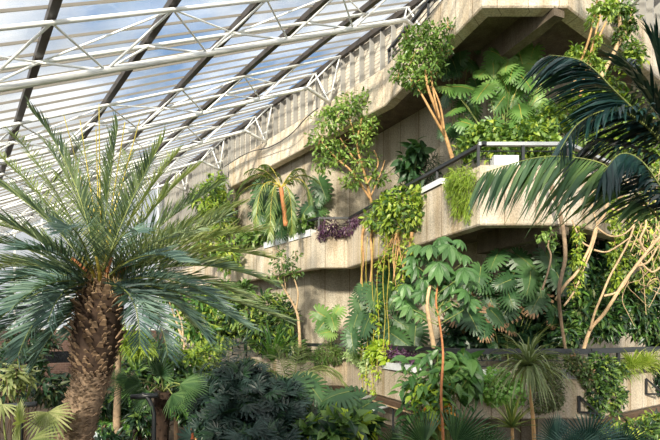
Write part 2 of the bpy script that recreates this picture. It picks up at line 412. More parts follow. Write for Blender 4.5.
# cladding with fins between top parapet and the glass
def cladding():
    m, nt, b, o = newmat('ribbed cladding'); g = N(nt, 'ShaderNodeNewGeometry'); sx = N(nt, 'ShaderNodeSeparateXYZ'); nt.links.new(g.outputs['Position'], sx.inputs[0])
    ml = N(nt, 'ShaderNodeMath', operation='MULTIPLY'); ml.inputs[1].default_value = 8.5; nt.links.new(sx.outputs[2], ml.inputs[0])
    fr = N(nt, 'ShaderNodeMath', operation='FRACT'); nt.links.new(ml.outputs[0], fr.inputs[0])
    rp = ramp(nt, ['857c70', 'd2cabd', 'cbc2b4', 'b8af9f'], [0, .22, .7, 1]); nt.links.new(fr.outputs[0], rp.inputs[0]); nt.links.new(rp.outputs[0], b.inputs['Base Color'])
    b.inputs['Roughness'].default_value = .7
    bp = N(nt, 'ShaderNodeBump'); bp.inputs['Distance'].default_value = .03; nt.links.new(fr.outputs[0], bp.inputs['Height']); nt.links.new(bp.outputs[0], b.inputs['Normal']); return m
M['cladding'] = cladding()
mb = MB(); fb = MB()
def clad(p, q, z0, z1, step=.46):
    a, b = V(*p, 0), V(*q, 0); d = nrm(b-a); n = V(d[1], -d[0], 0); L = np.linalg.norm(b-a)
    mb.bar(a-n*.1+V(0, 0, (z0+z1)/2+EYE), b-n*.1+V(0, 0, (z0+z1)/2+EYE), .12, z1-z0)
    k = .2
    while k < L:
        c = a+d*k+V(0, 0, (z0+z1)/2+EYE)+n*.07; fb.box(c, d, n, V(0, 0, 1), .02, .08, (z1-z0)/2); k += step
F0 = RD(10.07, 20.5, 0)[:2]
clad(F0, RD(10.07, 5.5, 0)[:2], 7.45, 9.0); clad(RD(10.07, 30, 0)[:2], F0, 2.5, 9.0)
E0 = along(E3, -d2*0+V(*d2)*0.2, 0)
clad(RD(10.02, 5.34, 0)[:2], RD(19, 5.34, 0)[:2], 7.45, 9.0)
struct(mb, 'wall_cladding', M['cladding'], 'pale horizontally ribbed cladding between top balcony and roof', 'wall')
struct(fb, 'trim_fins', M['fin'], 'grey vertical fins along the ribbed cladding', 'fin')

# ------------------------------------------------------------------ glass roof
def zl(r): return 4.0+.5*r
def zr(d): return 6.41+.5*d
def glassmat():
    m, nt, b, out = newmat('weathered roof glass')
    g = N(nt, 'ShaderNodeNewGeometry'); nz = N(nt, 'ShaderNodeTexNoise'); nz.inputs['Scale'].default_value = .35; nz.inputs['Detail'].default_value = 4
    nt.links.new(g.outputs['Position'], nz.inputs['Vector']); rp = ramp(nt, ['101010', '747474'], [.38, .66]); nt.links.new(nz.outputs['Fac'], rp.inputs[0])
    tr = N(nt, 'ShaderNodeBsdfTransparent'); tr.inputs[0].default_value = (.93, .95, .96, 1)
    tl = N(nt, 'ShaderNodeBsdfTranslucent'); tl.inputs[0].default_value = (.85, .87, .9, 1)
    mi = N(nt, 'ShaderNodeMixShader'); nt.links.new(rp.outputs[0], mi.inputs[0]); nt.links.new(tr.outputs[0], mi.inputs[1]); nt.links.new(tl.outputs[0], mi.inputs[2])
    gl = N(nt, 'ShaderNodeBsdfGlossy'); gl.inputs['Roughness'].default_value = .08; m2 = N(nt, 'ShaderNodeMixShader'); m2.inputs[0].default_value = .05
    nt.links.new(mi.outputs[0], m2.inputs[1]); nt.links.new(gl.outputs[0], m2.inputs[2]); nt.links.new(m2.outputs[0], out.inputs[0]); return m
M['glass'] = glassmat()
mb = MB(); RL = -9
def roofpoly(pts):
    n = len(pts); up = [p+V(0, 0, .02) for p in pts]
    mb.add(pts+up, [[list(range(n))], [list(range(n, 2*n))[::-1]], [[i, (i+1) % n, n+(i+1) % n, n+i] for i in range(n)]])
L_ = lambda r, d: RD(r, d, zl(r)+.1); R_ = lambda r, d: RD(r, d, zr(d)+.1)
roofpoly([L_(RL, RL-4.82), L_(9.9, 5.08), L_(9.9, 30), L_(RL, 30)])
roofpoly([R_(RL, RL-4.82), R_(22, RL-4.82), R_(22, 5.08), R_(9.9, 5.08)])
struct(mb, 'ceiling', M['glass'], 'weathered sloping glass roof', 'glass roof')
bars = MB(); beams = MB(); gask = MB()
d = -12.0; dn = RD(0, 0, 0)
while d < 30:
    r1 = 9.9 if d > 5.08 else d+4.82
    if r1 > RL+.3:
        a, b = RD(RL, d, zl(RL)+.06), RD(r1, d, zl(r1)+.06); bars.bar(a, b, .026, .03); gask.bar(a-DX*.018, b-DX*.018, .008, .042)
    d += .5
r = RL
while r < 22:
    d1 = 5.08 if r > 9.9 else r-4.82
    if d1 > RL-5.3: bars.bar(RD(r, RL-4.82, zr(RL-4.82)+.06), RD(r, d1, zr(d1)+.06), .026, .03)
    r += .5
NODES = [9.9-1.75*k for k in range(0, 11)]
for r in NODES[1:]:
    d0 = max(RL-4.82, r-4.82)
    beams.bar(RD(r, d0, zl(r)-.02), RD(r, 30, zl(r)-.02), .11, .13)
for d in (2.9, 1.15, -.6, -2.4, -4.1, -6, -8): beams.bar(RD(d+4.82, d, zr(d)-.02), RD(22, d, zr(d)-.02), .11, .13)
beams.bar(RD(RL, RL-4.82, zl(RL)), RD(9.9, 5.08, zl(9.9)), .12, .16)
beams.bar(RD(9.92, 5.09, zl(9.9)-.06), RD(9.92, 30, zl(9.9)-.06), .12, .16); beams.bar(RD(9.92, 5.09, zr(5.08)-.06), RD(22, 5.09, zr(5.08)-.06), .12, .16)
struct(bars, 'ceiling_frame', M['bar'], 'thin glazing bars of the glass roof', 'glazing bars')
struct(gask, 'ceiling_trim', M['gasket'], 'dark gaskets beside the glazing bars', 'glazing gaskets')
struct(beams, 'ceiling_beams', M['dark_beam'], 'dark roof beams running along under the glass', 'roof beams')

TR = [('the nearest, across the top of the view', 8.7), ('second nearest of the row', 12.95), ('third nearest of the row', 17.1), ('second farthest of the row', 21.25), ('the farthest, at the dim left end of the cladding', 25.4)]
for words_, d0 in TR:
    base = RD(9.82, d0, 7.55)
    t = thing('roof_truss', 'white tubular steel roof truss, '+words_, 'roof truss', base, 'white trusses under the glass roof')
    nodes = [r for r in NODES if r > -8.5]
    top = lambda r, s: RD(r, d0+.65*s, zl(r)-.14)
    bot = lambda r: RD(r, d0, zl(r)-.7)
    for s in (-1, 1):
        m = MB(); m.tube([top(-8.5, s), top(9.77, s)], .036, 8); m.build('top_chord', M['white_steel'], t, True)
    m = MB(); m.tube([bot(-8.5), bot(8.85), bot(8.95)+V(0, 0, -.0), RD(9.82, d0, 7.55)], .055, 10); m.build('bottom_chord', M['white_steel'], t, True)
    for s in (-1, 1):
        m = MB(); m.tube([base, top(9.72, s)], .028, 6); m.build('wall_strut', M['white_steel'], t, True)
        m = MB(); m.tube([bot(8.9), top(9.67, s)], .022, 6); m.build('wall_strut', M['white_steel'], t, True)
    m = MB(); m.bar(base+DX*-.25+V(0, 0, .35), base+DX*.25+V(0, 0, .35), .05, .05); m.build('bracket', M['bar'], t)
    for i, r in enumerate(nodes[1:]):
        for s in (-1, 1):
            for q in (-.875, .875):
                if r+q < -8.4 or r+q > 8.95: continue
                m = MB(); m.tube([bot(r+q), top(r, s)], .02, 6, False); m.build('diagonal_brace', M['white_steel'], t, True)
        s = -1 if i % 2 else 1
        m = MB(); m.tube([top(r, s), top(r-1.75 if r-1.75 > -8.5 else -8.5, -s)], .016, 6, False); m.build('cross_brace', M['white_steel'], t, True)

r0 = 12.1; t = thing('roof_truss', 'white roof tube meeting the cladding in the top right corner', 'roof truss', RD(r0, 5.2, 7.15), 'white trusses under the glass roof')
m = MB(); m.tube([RD(r0, 5.2, 7.15), RD(r0, 4.1, zr(4.1)-.72), RD(r0, -6, zr(-6)-.72)], .06, 10); m.build('bottom_chord', M['white_steel'], t, True)
for s in (-1, 1):
    m = MB(); m.tube([RD(r0+.65*s, 5.0, zr(5)-.14), RD(r0+.65*s, -6, zr(-6)-.14)], .036, 8); m.build('top_chord', M['white_steel'], t, True)
    m = MB(); m.tube([RD(r0, 5.2, 7.15), RD(r0+.65*s, 5.0, zr(5)-.14)], .025, 6); m.build('wall_strut', M['white_steel'], t, True)
    for k in range(5):
        for q in (-.875, .875):
            d = 3.3-1.75*k; m = MB(); m.tube([RD(r0, d+q, zr(d+q)-.72), RD(r0+.65*s, d, zr(d)-.14)], .02, 6); m.build('diagonal_brace', M['white_steel'], t, True)
# far gable: brick below, glass above
def brickmat():
    m, nt, b, o = newmat('dark brick'); tc = N(nt, 'ShaderNodeTexCoord'); mp = N(nt, 'ShaderNodeUVMap'); bk = N(nt, 'ShaderNodeTexBrick')
    bk.inputs['Color1'].default_value = lin('6a5148'); bk.inputs['Color2'].default_value = lin('5a443e'); bk.inputs['Mortar'].default_value = lin('82746b'); bk.inputs['Scale'].default_value = 2.2
    bk.inputs['Mortar Size'].default_value = .012; nt.links.new(mp.outputs[0], bk.inputs['Vector']); nt.links.new(bk.outputs[0], b.inputs['Base Color']); b.inputs['Roughness'].default_value = .9; return m
M['brick'] = brickmat()
pf = RD(10.2, 29, 0)[:2]; pl = RD(-9.2, 29, 0)[:2]
struct(wallstrip([pl, pf], -3, .3, .3), 'wall_far', M['brick'], 'dark brick wall at the far left end', 'wall')
mb = MB(); mb.add([RD(-9, 29.05, .3), RD(10.0, 29.05, .3), RD(10.0, 29.05, 8.9), RD(-8.2, 29.05, .3)], [[[0, 1, 2, 3]]])
mb.add([RD(-9, 29.07, .3), RD(10.0, 29.07, .3), RD(10.0, 29.07, 8.9), RD(-8.2, 29.07, .3)], [[[3, 2, 1, 0]]])
struct(mb, 'window_far', M['glass'], 'glazed gable at the far end', 'window')
mb = MB()
for r in np.arange(-8, 10.0, 1.17): mb.bar(RD(r, 28.98, .3), RD(r, 28.98, max(.35, zl(r))), .06, .08, RX)
for z in (.3, 2, 3.7, 5.4): mb.bar(RD(max(-8, (z-4)*2), 28.98, z), RD(9.95, 28.98, z), .06, .06)
struct(mb, 'window_frame', M['white_steel'], 'white mullions of the far gable', 'window frame')
mb = MB(); a = W(57, 357, 24.5); mb.box(a, RX, DX, V(0, 0, 1), .75, .12, .28)
o = mb.build('window_1', M['darkglass']); o['kind'] = 'structure'
pe = RD(-9.1, -14.5, 0)[:2]
struct(wallstrip([pe, pl], -3, -.6, .3), 'wall_left', M['brick'], 'low brick wall under the roof eave', 'wall')
mb = MB(); mb.quad(V(-26, -14, 0), V(26, -14, 0), V(26, 40, 0), V(-26, 40, 0)); mb.quad(V(-26, 40, -.1), V(26, 40, -.1), V(26, -14, -.1), V(-26, -14, -.1))
struct(mb, 'floor', M['soil'], 'dark planted soil floor', 'floor')

for nm, x0, x1, z in (('shade_wall_left', -3.6, -.6, 2.3), ('shade_wall', -.6, .8, 3.0), ('shade_wall_right', .8, 2.7, 3.7)):  # unseen walls added behind the camera, stepped to cast shade on the foreground
    struct(wallstrip([(x0, -1.0), (x1, -1.0)], -3, z, .25), nm, M['concrete_wall'])
# ------------------------------------------------------------------ railings
def railing(name, label, path, ztop, zbase, i0, rails, post_step, mat, r=.03, off=.12, mat0=None, rh=.07):
    op = offset(path, off); pts = [V(p[0], p[1], 0) for p in op]
    t = thing(name, label, 'railing', V(op[i0][0], op[i0][1], zbase+EYE))
    for k, z in enumerate([ztop]+rails):
        m = MB()
        for a, b in zip(pts[:-1], pts[1:]):
            if k == 0: m.bar(a+V(0, 0, z+EYE), b+V(0, 0, z+EYE), .09, rh)
            else: m.tube([a+V(0, 0, z+EYE), b+V(0, 0, z+EYE)], .012, 6)
        m.build('top_rail' if k == 0 else 'lower_rail', mat0 if (mat0 and k == 0) else mat, t)
    for a, b in zip(pts[:-1], pts[1:]):
        L = np.linalg.norm(b-a); n = max(1, round(L/post_step))
        for j in range(n):
            p = a+(b-a)*j/n; m = MB(); m.bar(p+V(0, 0, zbase+EYE), p+V(0, 0, ztop+EYE), .055, .055, V(1, 0, 0)); m.build('post', mat, t)
    return t
railing('balcony_railing', 'dark railing running along the planted middle balcony left of its front', PATH_MID[:4], 3.86, 3.36, 2, [3.62], 1.55, M['rail_dark'])
railing('balcony_railing', 'steel railing across the front of the middle balcony, behind the drooping frond', PATH_MID[3:], 3.86, 3.36, 0, [3.72, 3.56], 1.0, M['rail_dark'], mat0=M['rail_steel'])
railing('balcony_railing', 'black railing along the lowest balcony behind the trailing bushes', PATH_LOW, -.33, -.92, 3, [-.52, -.64], 1.25, M['rail_dark'], rh=.11)
railing('balcony_railing', 'dark railing above the top concrete parapet beside the cladding', [PATH_TOP[1], PATH_TOP[2], PATH_TOP[3]], 8.15, 7.6, 1, [7.95, 7.8], 1.2, M['rail_dark'])

# planter troughs standing on the parapets
def trough(a, b, w, h, z, label, path_mat='trough'):
    a = V(*a, 0); b = V(*b, 0); d = nrm(b-a); n = V(-d[1], d[0], 0); L = np.linalg.norm(b-a)
    t = thing('planter_trough', label, 'planter', (a+b)/2+V(0, 0, z+EYE), 'pale troughs on the balcony parapets')
    m = MB(); c = (a+b)/2
    for s in (-1, 1):
        m.box(c+n*s*(w/2-.01)+V(0, 0, z+EYE+h/2), d, n, V(0, 0, 1), L/2, .012, h/2); m.box(c+d*s*(L/2-.012)+V(0, 0, z+EYE+h/2), d, n, V(0, 0, 1), .012, w/2, h/2)
    m.build('box', M[path_mat], t); m = MB(); m.box(c+V(0, 0, z+EYE+h*.42), d, n, V(0, 0, 1), L/2-.02, w/2-.02, h*.4); m.build('soil_fill', M['soil'], t); return t
def on_path(px, path, off=.02):
    y = fac(px, path); return V((px-330)/F*y, y)+V(0, off)
for x0, x1, lab in ((266, 276, 'pale trough at the left end of the row on the middle balcony'), (278, 288, 'second pale trough from the left on the middle balcony, under the small palm'), (291, 301, 'third pale trough on the middle balcony, left of the corner post'), (303, 313, 'pale trough touching the corner post of the middle balcony')):
    trough(on_path(x0, PATH_MID, .12), on_path(x1, PATH_MID, .12), .24, .22, 3.3, lab)
trough(on_path(494, PATH_MID, .14), on_path(519, PATH_MID, .14), .26, .2, 3.4, 'white trough on the front of the middle balcony under the steel rail')
trough(on_path(426, PATH_MID, .15), on_path(446, PATH_MID, .15), .2, .13, 3.4, 'white trough on the slanting middle parapet left of the feathery hanging plant')
trough(on_path(387, PATH_LOW, .16), on_path(418, PATH_LOW, .16), .24, .18, -.9, 'pale trough filled with purple plants on the lowest balcony')
trough(V(4.75, 10.16), V(5.1, 10.16), .24, .2, -.9, 'grey trough on the lowest balcony right of the spiky plant head')
trough(V(2.75, 10.16), V(3.35, 10.16), .24, .2, -.9, 'grey trough behind the round succulent bush on the lowest balcony')

# brown beam hung under the lowest parapet, its brackets
def edge_beam(label, pts):
    t = thing('edge_beam', label, 'beam', pts[0], 'brown edge beams under the lowest balcony'); m = MB()
    for a, b in zip(pts[:-1], pts[1:]): m.bar(a, b, .14, .11)
    m.build('timber', M['brown_steel'], t); m = MB()
    for a, b in zip(pts[:-1], pts[1:]): m.bar(a+V(0, -.02, -.09), b+V(0, -.02, -.09), .1, .03)
    m.build('flange', M['bark_pale'], t)
def lowpt(px, py, off=-.1): return W(px, py, fac(px, PATH_LOW, off))
q0 = offset(PATH_LOW, -.1)
zb = -1.74
edge_beam('brown beam under the lowest parapet beside the dark stair opening', [V(q0[1][0]-.6, q0[1][1]+.75, zb+EYE), V(*q0[1], zb+EYE), V(*q0[2], zb+EYE), V(*q0[3], zb+EYE)])
edge_beam('brown beam under the sunlit right end of the lowest parapet', [V(*q0[4], zb+EYE), V(*q0[5], zb+EYE)])
def bracket(label, p, out, h=.32, L=.34):
    t = thing('wall_bracket', label, 'bracket', p, 'black angle brackets on the lowest parapet')
    m = MB(); m.bar(p, p+V(0, 0, h), .04, .05, V(1, 0, 0)); m.build('upright', M['black'], t)
    m = MB(); m.bar(p, p+out*L, .04, .04); m.build('arm', M['black'], t); m = MB(); m.bar(p+V(0, 0, h), p+out*L, .035, .035); m.build('brace', M['black'], t)
bracket('black angle bracket on the shaded concrete beneath the trailing ivy', W(579, 412, 9.95), nrm(V(.8, -.55, 0)))
bracket('black angle bracket on the sunlit concrete at the far right', W(646, 394, fac(646, PATH_LOW, -.06)), nrm(V(.9, .0, 0)), .35, .4)

# stair handrails in the opening under the lowest balcony
for lab, pp in (('pale stair handrail in the dark opening, lower one', [(350, 417, 13.2), (393, 404.5, 13.0)]), ('pale stair handrail in the dark opening, upper one', [(330, 405, 14.2), (372, 396, 14)])):
    pts = [W(*p) for p in pp]; t = thing('stair_handrail', lab, 'handrail', V(pts[0][0], pts[0][1], 0)); m = MB(); m.tube(pts, .045, 8); m.build('rail', M['rail_steel'], t, True)
    for p in pts: m = MB(); m.tube([V(p[0], p[1], 0), p], .025, 6); m.build('post', M['rail_dark'], t)
# swagged cable on the top parapet
m = MB(); cab = [W(224, 167, 22.1), W(240, 157, 20.9), W(253, 151, 19.8), W(270, 147, 18.9), W(290, 135, 17.6), W(306, 118, 16.8), W(318, 108, 16.2)]
m.tube(smooth_path(cab), .018, 5); tag(m.build('cable', M['rail_dark']), 'dark cable swagged along the top concrete parapet', 'cable')
# ------------------------------------------------------------------ plants
def ground_under(c): return V(c[0], c[1], 0)
def bush(name, label, cat, blobs, mat, n, tmpl, size, base=None, stem=None, stem_r=.012, group=None, shell=.45, gravity=.25, upb=.8, outw=.8, fol='foliage', extra=None, var=.35):
    B = [blob(*b) for b in blobs]
    if base is None:
        c = B[0][0]; base = V(c[0], c[1], c[2]-B[0][1][2])
    t = thing(name, label, cat, base, group)
    m = MB(); leaves(m, B, n, tmpl, size, var, shell, gravity, upb, outw); m.build(fol, M[mat], t)
    for nm, mt, nn, tm, sz in (extra or []):
        m = MB(); leaves(m, B, nn, tm, sz, var, shell, gravity, upb, outw); m.build(nm, M[mt], t)
    if stem:
        m = MB()
        for c, R in B:
            for k in range(3):
                e = c+RNG.normal(size=3)*R*.45; mid = (base+e)/2+RNG.normal(size=3)*.05*np.linalg.norm(e-base); mid[2] += .12*abs(e[2]-base[2])
                stem_tube(m, [base+RNG.normal(size=3)*V(.03, .03, 0), mid, e], stem_r, stem_r*.4, 5)
        m.build('stems', M[stem], t, True)
    return t

# big split leaves, each a part of its own, sharing a few leaf meshes
LEAFMESH = {}
def split_mesh(mat, k, edge=None):
    key = (mat, k, edge)
    if key not in LEAFMESH:
        v, q, tr, rb = split_leaf(10+k % 3, .4+.08*k, .52-.03*k, .62-.03*k, 1.0+.06*k, k)
        m = MB(); m.add(v, [q, tr, rb]); o = m.build('leaf', M[mat]); me = o.data; bpy.data.objects.remove(o)
        me.materials.append(M['stalk_yellow' if mat == 'monstera' else 'stalk'])
        for p in list(me.polygons)[-6:]: p.material_index = 1
        if edge:
            me.materials.append(M[edge])
            for p in list(me.polygons)[:-6]:
                c = np.mean([v[i] for i in p.vertices], axis=0)
                if math.hypot(c[0], c[1]-.4) > .53+.06*random.random(): p.material_index = 2
        LEAFMESH[key] = me
    return LEAFMESH[key]
from mathutils import Matrix
def put_leaf(t, me, pos, d, up, s, name='leaf'):
    R = frames(np.array([d]), np.array([up]))[0]*s; o = bpy.data.objects.new(name, me); COL.objects.link(o); o.parent = t
    p = pos-WLOC[t.name]
    o.matrix_local = Matrix([[*R[0], p[0]], [*R[1], p[1]], [*R[2], p[2]], [0, 0, 0, 1]]); return o
def big_leaf_plant(name, label, cat, base, spots, mat, size=.3, stemmat='stalk', edge=None, edge_from=0, face=V(-.15, -1, .55), down=.75, group=None):
    t = thing(name, label, cat, base, group); ms = MB()
    for i, sp in enumerate(spots):
        px, py, Y = sp[:3]; s = size*(sp[3] if len(sp) > 3 else 1); c = W(px, py, Y)
        ang = RNG.normal()*.55+(sp[4] if len(sp) > 4 else 0)
        d = nrm(V(math.sin(ang), -.35+.2*RNG.normal(), -down*math.cos(ang)+.15*RNG.normal())); up = nrm(face+RNG.normal(size=3)*.28)
        p0 = c-d*s*.4
        e = edge if (edge and i >= edge_from) else None
        put_leaf(t, split_mesh(mat, i % 4, e), p0, d, up, s)
        b = base+(p0-base)*.0+V(0, .05, 0); mid = (b+p0)/2+V(0, .2, .15)
        b2 = b+(p0-b)*.35+V(0, .22, 0)
        stem_tube(ms, [b2, (b2+p0)/2+V(0, .03, .07), p0], .009, .006, 5, 3)
    stem_tube(ms, [base, base+V(0, .1, .2), np.mean([W(*s[:3]) for s in spots], axis=0)+V(0, .25, 0)], .03, .015, 6)
    ms.build('stems', M[stemmat], t, True); return t
def path_tube(mb, pts, r0, r1): stem_tube(mb, [W(*p) for p in pts], r0, r1, 7, 5)

# --- the big date palm
YP = 7.0; crown = W(103, 283, YP)
t = thing('date_palm', 'huge feathery date palm with shaggy brown trunk filling the left side', 'palm tree', V(*W(56, 549, YP)[:2], 0))
low = [W(56, 549.3, YP), W(63, 500, YP), W(74, 445, YP), W(80, 418, YP), W(88, 392, YP), W(93, 374, YP)]
upp = [W(92, 378, YP), W(94, 360, YP), W(96, 340, YP), W(99, 318, YP), W(102, 300, YP), W(103, 284, YP)]
m = MB(); m.tube(smooth_path(low), [.24-.02*i/20 for i in range(21)], 14); m.build('lower_trunk', M['palm_lower'], t, True)
m = MB(); q = smooth_path(upp); rad = [np.interp(i/20, [0, .1, .35, .7, .9, 1], [.2, .25, .31, .31, .26, .14]) for i in range(21)]; m.tube(q, rad, 14); m.build('upper_trunk', M['palm_trunk'], t, True)
# leaf bases
bv = np.array([(-.42, 0, 0), (.42, 0, 0), (.16, .95, .12), (-.16, .95, .12), (-.36, 0, -.16), (.36, 0, -.16), (.12, 1, .02), (-.12, 1, .02)]); bf = np.array([[0, 1, 2, 3], [7, 6, 5, 4], [3, 2, 6, 7], [0, 3, 7, 4], [1, 5, 6, 2]])
def boots(pts, rads, n, size, z0=0, out=.55, k0=0):
    P = []; Dv = []; U = []; S = []; pts = np.array(pts)
    for i in range(n):
        u = z0+(1-z0)*i/n; x = u*(len(pts)-1); j = int(min(x, len(pts)-2)); f = x-j; c = pts[j]*(1-f)+pts[j+1]*f; r = rads[j]*(1-f)+rads[j+1]*f
        a = i*2.39996+.15*RNG.normal(); o = V(math.cos(a), math.sin(a), 0); P.append(c+o*r*.93); Dv.append(o*out+V(0, 0, 1)+RNG.normal(size=3)*.12); U.append(o); S.append(size*(1+.25*RNG.normal()))
    return np.array(P), np.array(Dv), np.array(U), np.array(S)
m = MB(); stamp(m, (bv, bf), *boots(q, rad, 340, .105, 0, .8)); m.build('leaf_bases', M['palm_boot'], t)
m = MB(); stamp(m, (bv, bf), *boots(smooth_path(low), [.225]*21, 800, .07, .2, .8)); m.build('trunk_scars', M['palm_lower'], t)
m = MB()
for i in range(160):
    a = RNG.random()*2*PI; o = V(math.cos(a), math.sin(a), 0); p = crown+o*.17+V(0, 0, -.12+.2*RNG.random()); m.tube([p, p+o*.08+V(0, 0, .05), p+o*.14+V(0, 0, -.12*RNG.random())], .004, 3, False)
leaves(m, [blob(101, 270, YP-.12, 9, 6)], 320, NEEDLE, .09, .4, .2); m.build('fibre_tuft', M['straw'], t)
FR = [ # tip, depth shift, control point, material
 (32, 112, -.3, 82, 165, 0), (118, 126, .1, 108, 190, 0), (163, 140, .5, 120, 215, 2), (152, 160, -.3, 122, 215, 0), (78, 140, .9, 95, 190, 0), (128, 155, 1.0, 112, 200, 2),
 (218, 186, .4, 150, 225, 0), (240, 205, .9, 165, 228, 2), (226, 216, -.2, 150, 255, 0), (262, 230, .7, 160, 238, 2), (196, 168, .9, 140, 210, 2), (178, 152, 1.1, 130, 210, 2),
 (272, 284, .2, 195, 246, 0), (246, 326, -.5, 170, 276, 1), (286, 320, .3, 190, 280, 0), (168, 356, -.9, 158, 285, 1), (206, 338, -.2, 170, 280, 1), (232, 268, 1.0, 160, 245, 2),
 (190, 322, .6, 150, 270, 0), (270, 258, 1.0, 180, 235, 2), (140, 345, -1.1, 140, 275, 1),
 (-14, 178, -.2, 60, 215, 0), (-30, 205, -.5, 50, 240, 0), (-34, 240, .1, 35, 240, 0), (-28, 300, -.5, 40, 255, 1), (-40, 262, .5, 30, 255, 0), (18, 356, -1.0, 42, 285, 1), (36, 362, -.3, 60, 310, 1),
 (-10, 330, -.6, 35, 275, 1), (0, 155, .6, 65, 215, 2), (62, 232, -1.3, 78, 212, 1), (-5, 225, .8, 50, 232, 2), (48, 322, -.9, 62, 272, 1), (14, 135, .9, 72, 200, 2), (-12, 345, .3, 40, 290, 1), (22, 250, -1.2, 65, 245, 1),
 (138, 232, -1.3, 120, 222, 1), (180, 262, -1.3, 140, 240, 1), (70, 335, .6, 80, 290, 1), (150, 320, .9, 135, 280, 0), (60, 175, 1.0, 90, 215, 2), (48, 146, .2, 84, 195, 0), (20, 195, .8, 62, 222, 0), (-20, 275, 1.0, 40, 250, 2), (252, 300, .9, 175, 262, 0), (222, 304, -.6, 165, 262, 1), (10, 310, -1.2, 50, 268, 1), (195, 230, -.8, 145, 235, 0), (25, 280, .2, 55, 255, 0), (-25, 322, 0, 32, 265, 1), (205, 240, 1.3, 150, 230, 2)]
for tx, ty, dy, cx, cy, mk in FR:
    tip = W(tx, ty, YP+dy); ctl = W(cx, cy, YP+dy*.45); a = RNG.random()*6.28; p0 = crown+V(math.cos(a)*.08, math.sin(a)*.08, -.05)
    pts = bez(p0, ctl, tip, 16); L = np.sum(np.linalg.norm(np.diff(pts, axis=0), axis=1))
    f = MB(); r = MB(); frond_mesh(f, r, pts, int(46+22*L/2), .47, .018, .5, .92, .25, .12, .016, None, .14, .5)
    o = f.build('frond', M[('date_leaf', 'date_leaf_blue', 'date_leaf_warm')[mk]], t); r.build('rachis', M['stalk'], o)
for a, b in (((99, 104), (100, 200)), ((64, 116), (92, 220)), ((80, 120), (97, 230)), ((140, 119), (112, 220)), ((96, 128), (99, 235)), ((125, 122), (108, 230))):
    m = MB(); m.tube([W(103, 278, YP), W(b[0], b[1], YP+.1), W(a[0], a[1], YP+.2)], [.014, .011, .006], 5); m.build('young_spear', M['stalk_yellow'], t, True)
for k in range(14):
    a = k/14*2*PI; o = V(math.cos(a), math.sin(a), 0); m = MB(); m.tube([crown+o*.1+V(0, 0, -.1), crown+o*.24+V(0, 0, .16), crown+o*.42+V(0, 0, .3)], [.035, .024, .016], 6); m.build('petiole', M['stalk_yellow' if k % 3 else 'bark_orange'], t, True)

# --- palm leaning in from the right edge
YK = 5.2
t = thing('arching_palm', 'dark arching palm leaning in from the right edge, fronds drooping over the balcony', 'palm tree', V(*W(690, 300, YK)[:2], 0))
m = MB(); stem_tube(m, [V(*W(690, 300, YK)[:2], 0), W(692, 400, YK), W(690, 260, YK), W(684, 170, YK)], .1, .07, 10); m.build('trunk', M['bark_grey'], t, True)
KF = [([(684, 165), (650, 126), (617, 93), (584, 62), (549, 55)], 0, 'kentia', .6, .6, -1.0, .8),
      ([(684, 170), (645, 125), (612, 110), (580, 122), (560, 150)], -.25, 'kentia', .55, .9, .1),
      ([(688, 250), (653, 212), (616, 174), (590, 160), (540, 157), (483, 173)], -.3, 'kentia_green', .7, .6, -1.2, .95),
      ([(688, 240), (662, 190), (640, 160), (620, 154), (604, 172)], -.5, 'kentia', .5, .6, -1.0, .8),
      ([(684, 165), (655, 112), (636, 82), (626, 62)], .3, 'kentia', .6, .8, .2),
      ([(684, 165), (668, 110), (660, 70), (655, 45)], .1, 'kentia', .55, .7, .2),
      ([(684, 168), (640, 150), (600, 140), (572, 160)], .35, 'kentia', .5, 1.0, .1)]
for pts, dy, mt, ln, dr, vee, *sw in KF:
    ln *= 1.12; dr *= 1.15
    P = np.array(smooth_path([W(x, y, YK+dy*(i/(len(pts)-1))) for i, (x, y) in enumerate(pts)], 6)); f = MB(); r = MB()
    frond_mesh(f, r, P, 58, ln, .038, vee, sw[0] if sw else .95, dr, .2, .016, None, .1, .55); o = f.build('frond', M[mt], t); r.build('rachis', M['stalk'], o)

# --- trees on the balconies
def tree(name, label, base, stems, blobs, mat, n, size, bark, r0=.03, tmpl=SMALL, extra=None, cat='tree', shell=.35):
    t = thing(name, label, cat, base)
    for s in stems: m = MB(); path_tube(m, s[0], s[1] if len(s) > 1 else r0, (s[1] if len(s) > 1 else r0)*.45); m.build('trunk' if s is stems[0] else 'branch', M[bark], t, True)
    B = [blob(*b) for b in blobs]; m = MB()
    for c, R in B:
        for k in range(5):
            a = c+V(0, 0, -R[2]*.7); e = c+RNG.normal(size=3)*R*.5; stem_tube(m, [a, (a+e)/2+RNG.normal(size=3)*.04, e], .008, .004, 4, 2)
    if len(B) > 3: m.build('twigs', M[bark], t)
    m = MB(); leaves(m, B, n, tmpl, size, .4, shell); m.build('crown', M[mat], t)
    for nm, mt, nn in (extra or []): m = MB(); leaves(m, B, nn, tmpl, size, .4, shell); m.build(nm, M[mt], t)
    return t
Y1 = 15.0
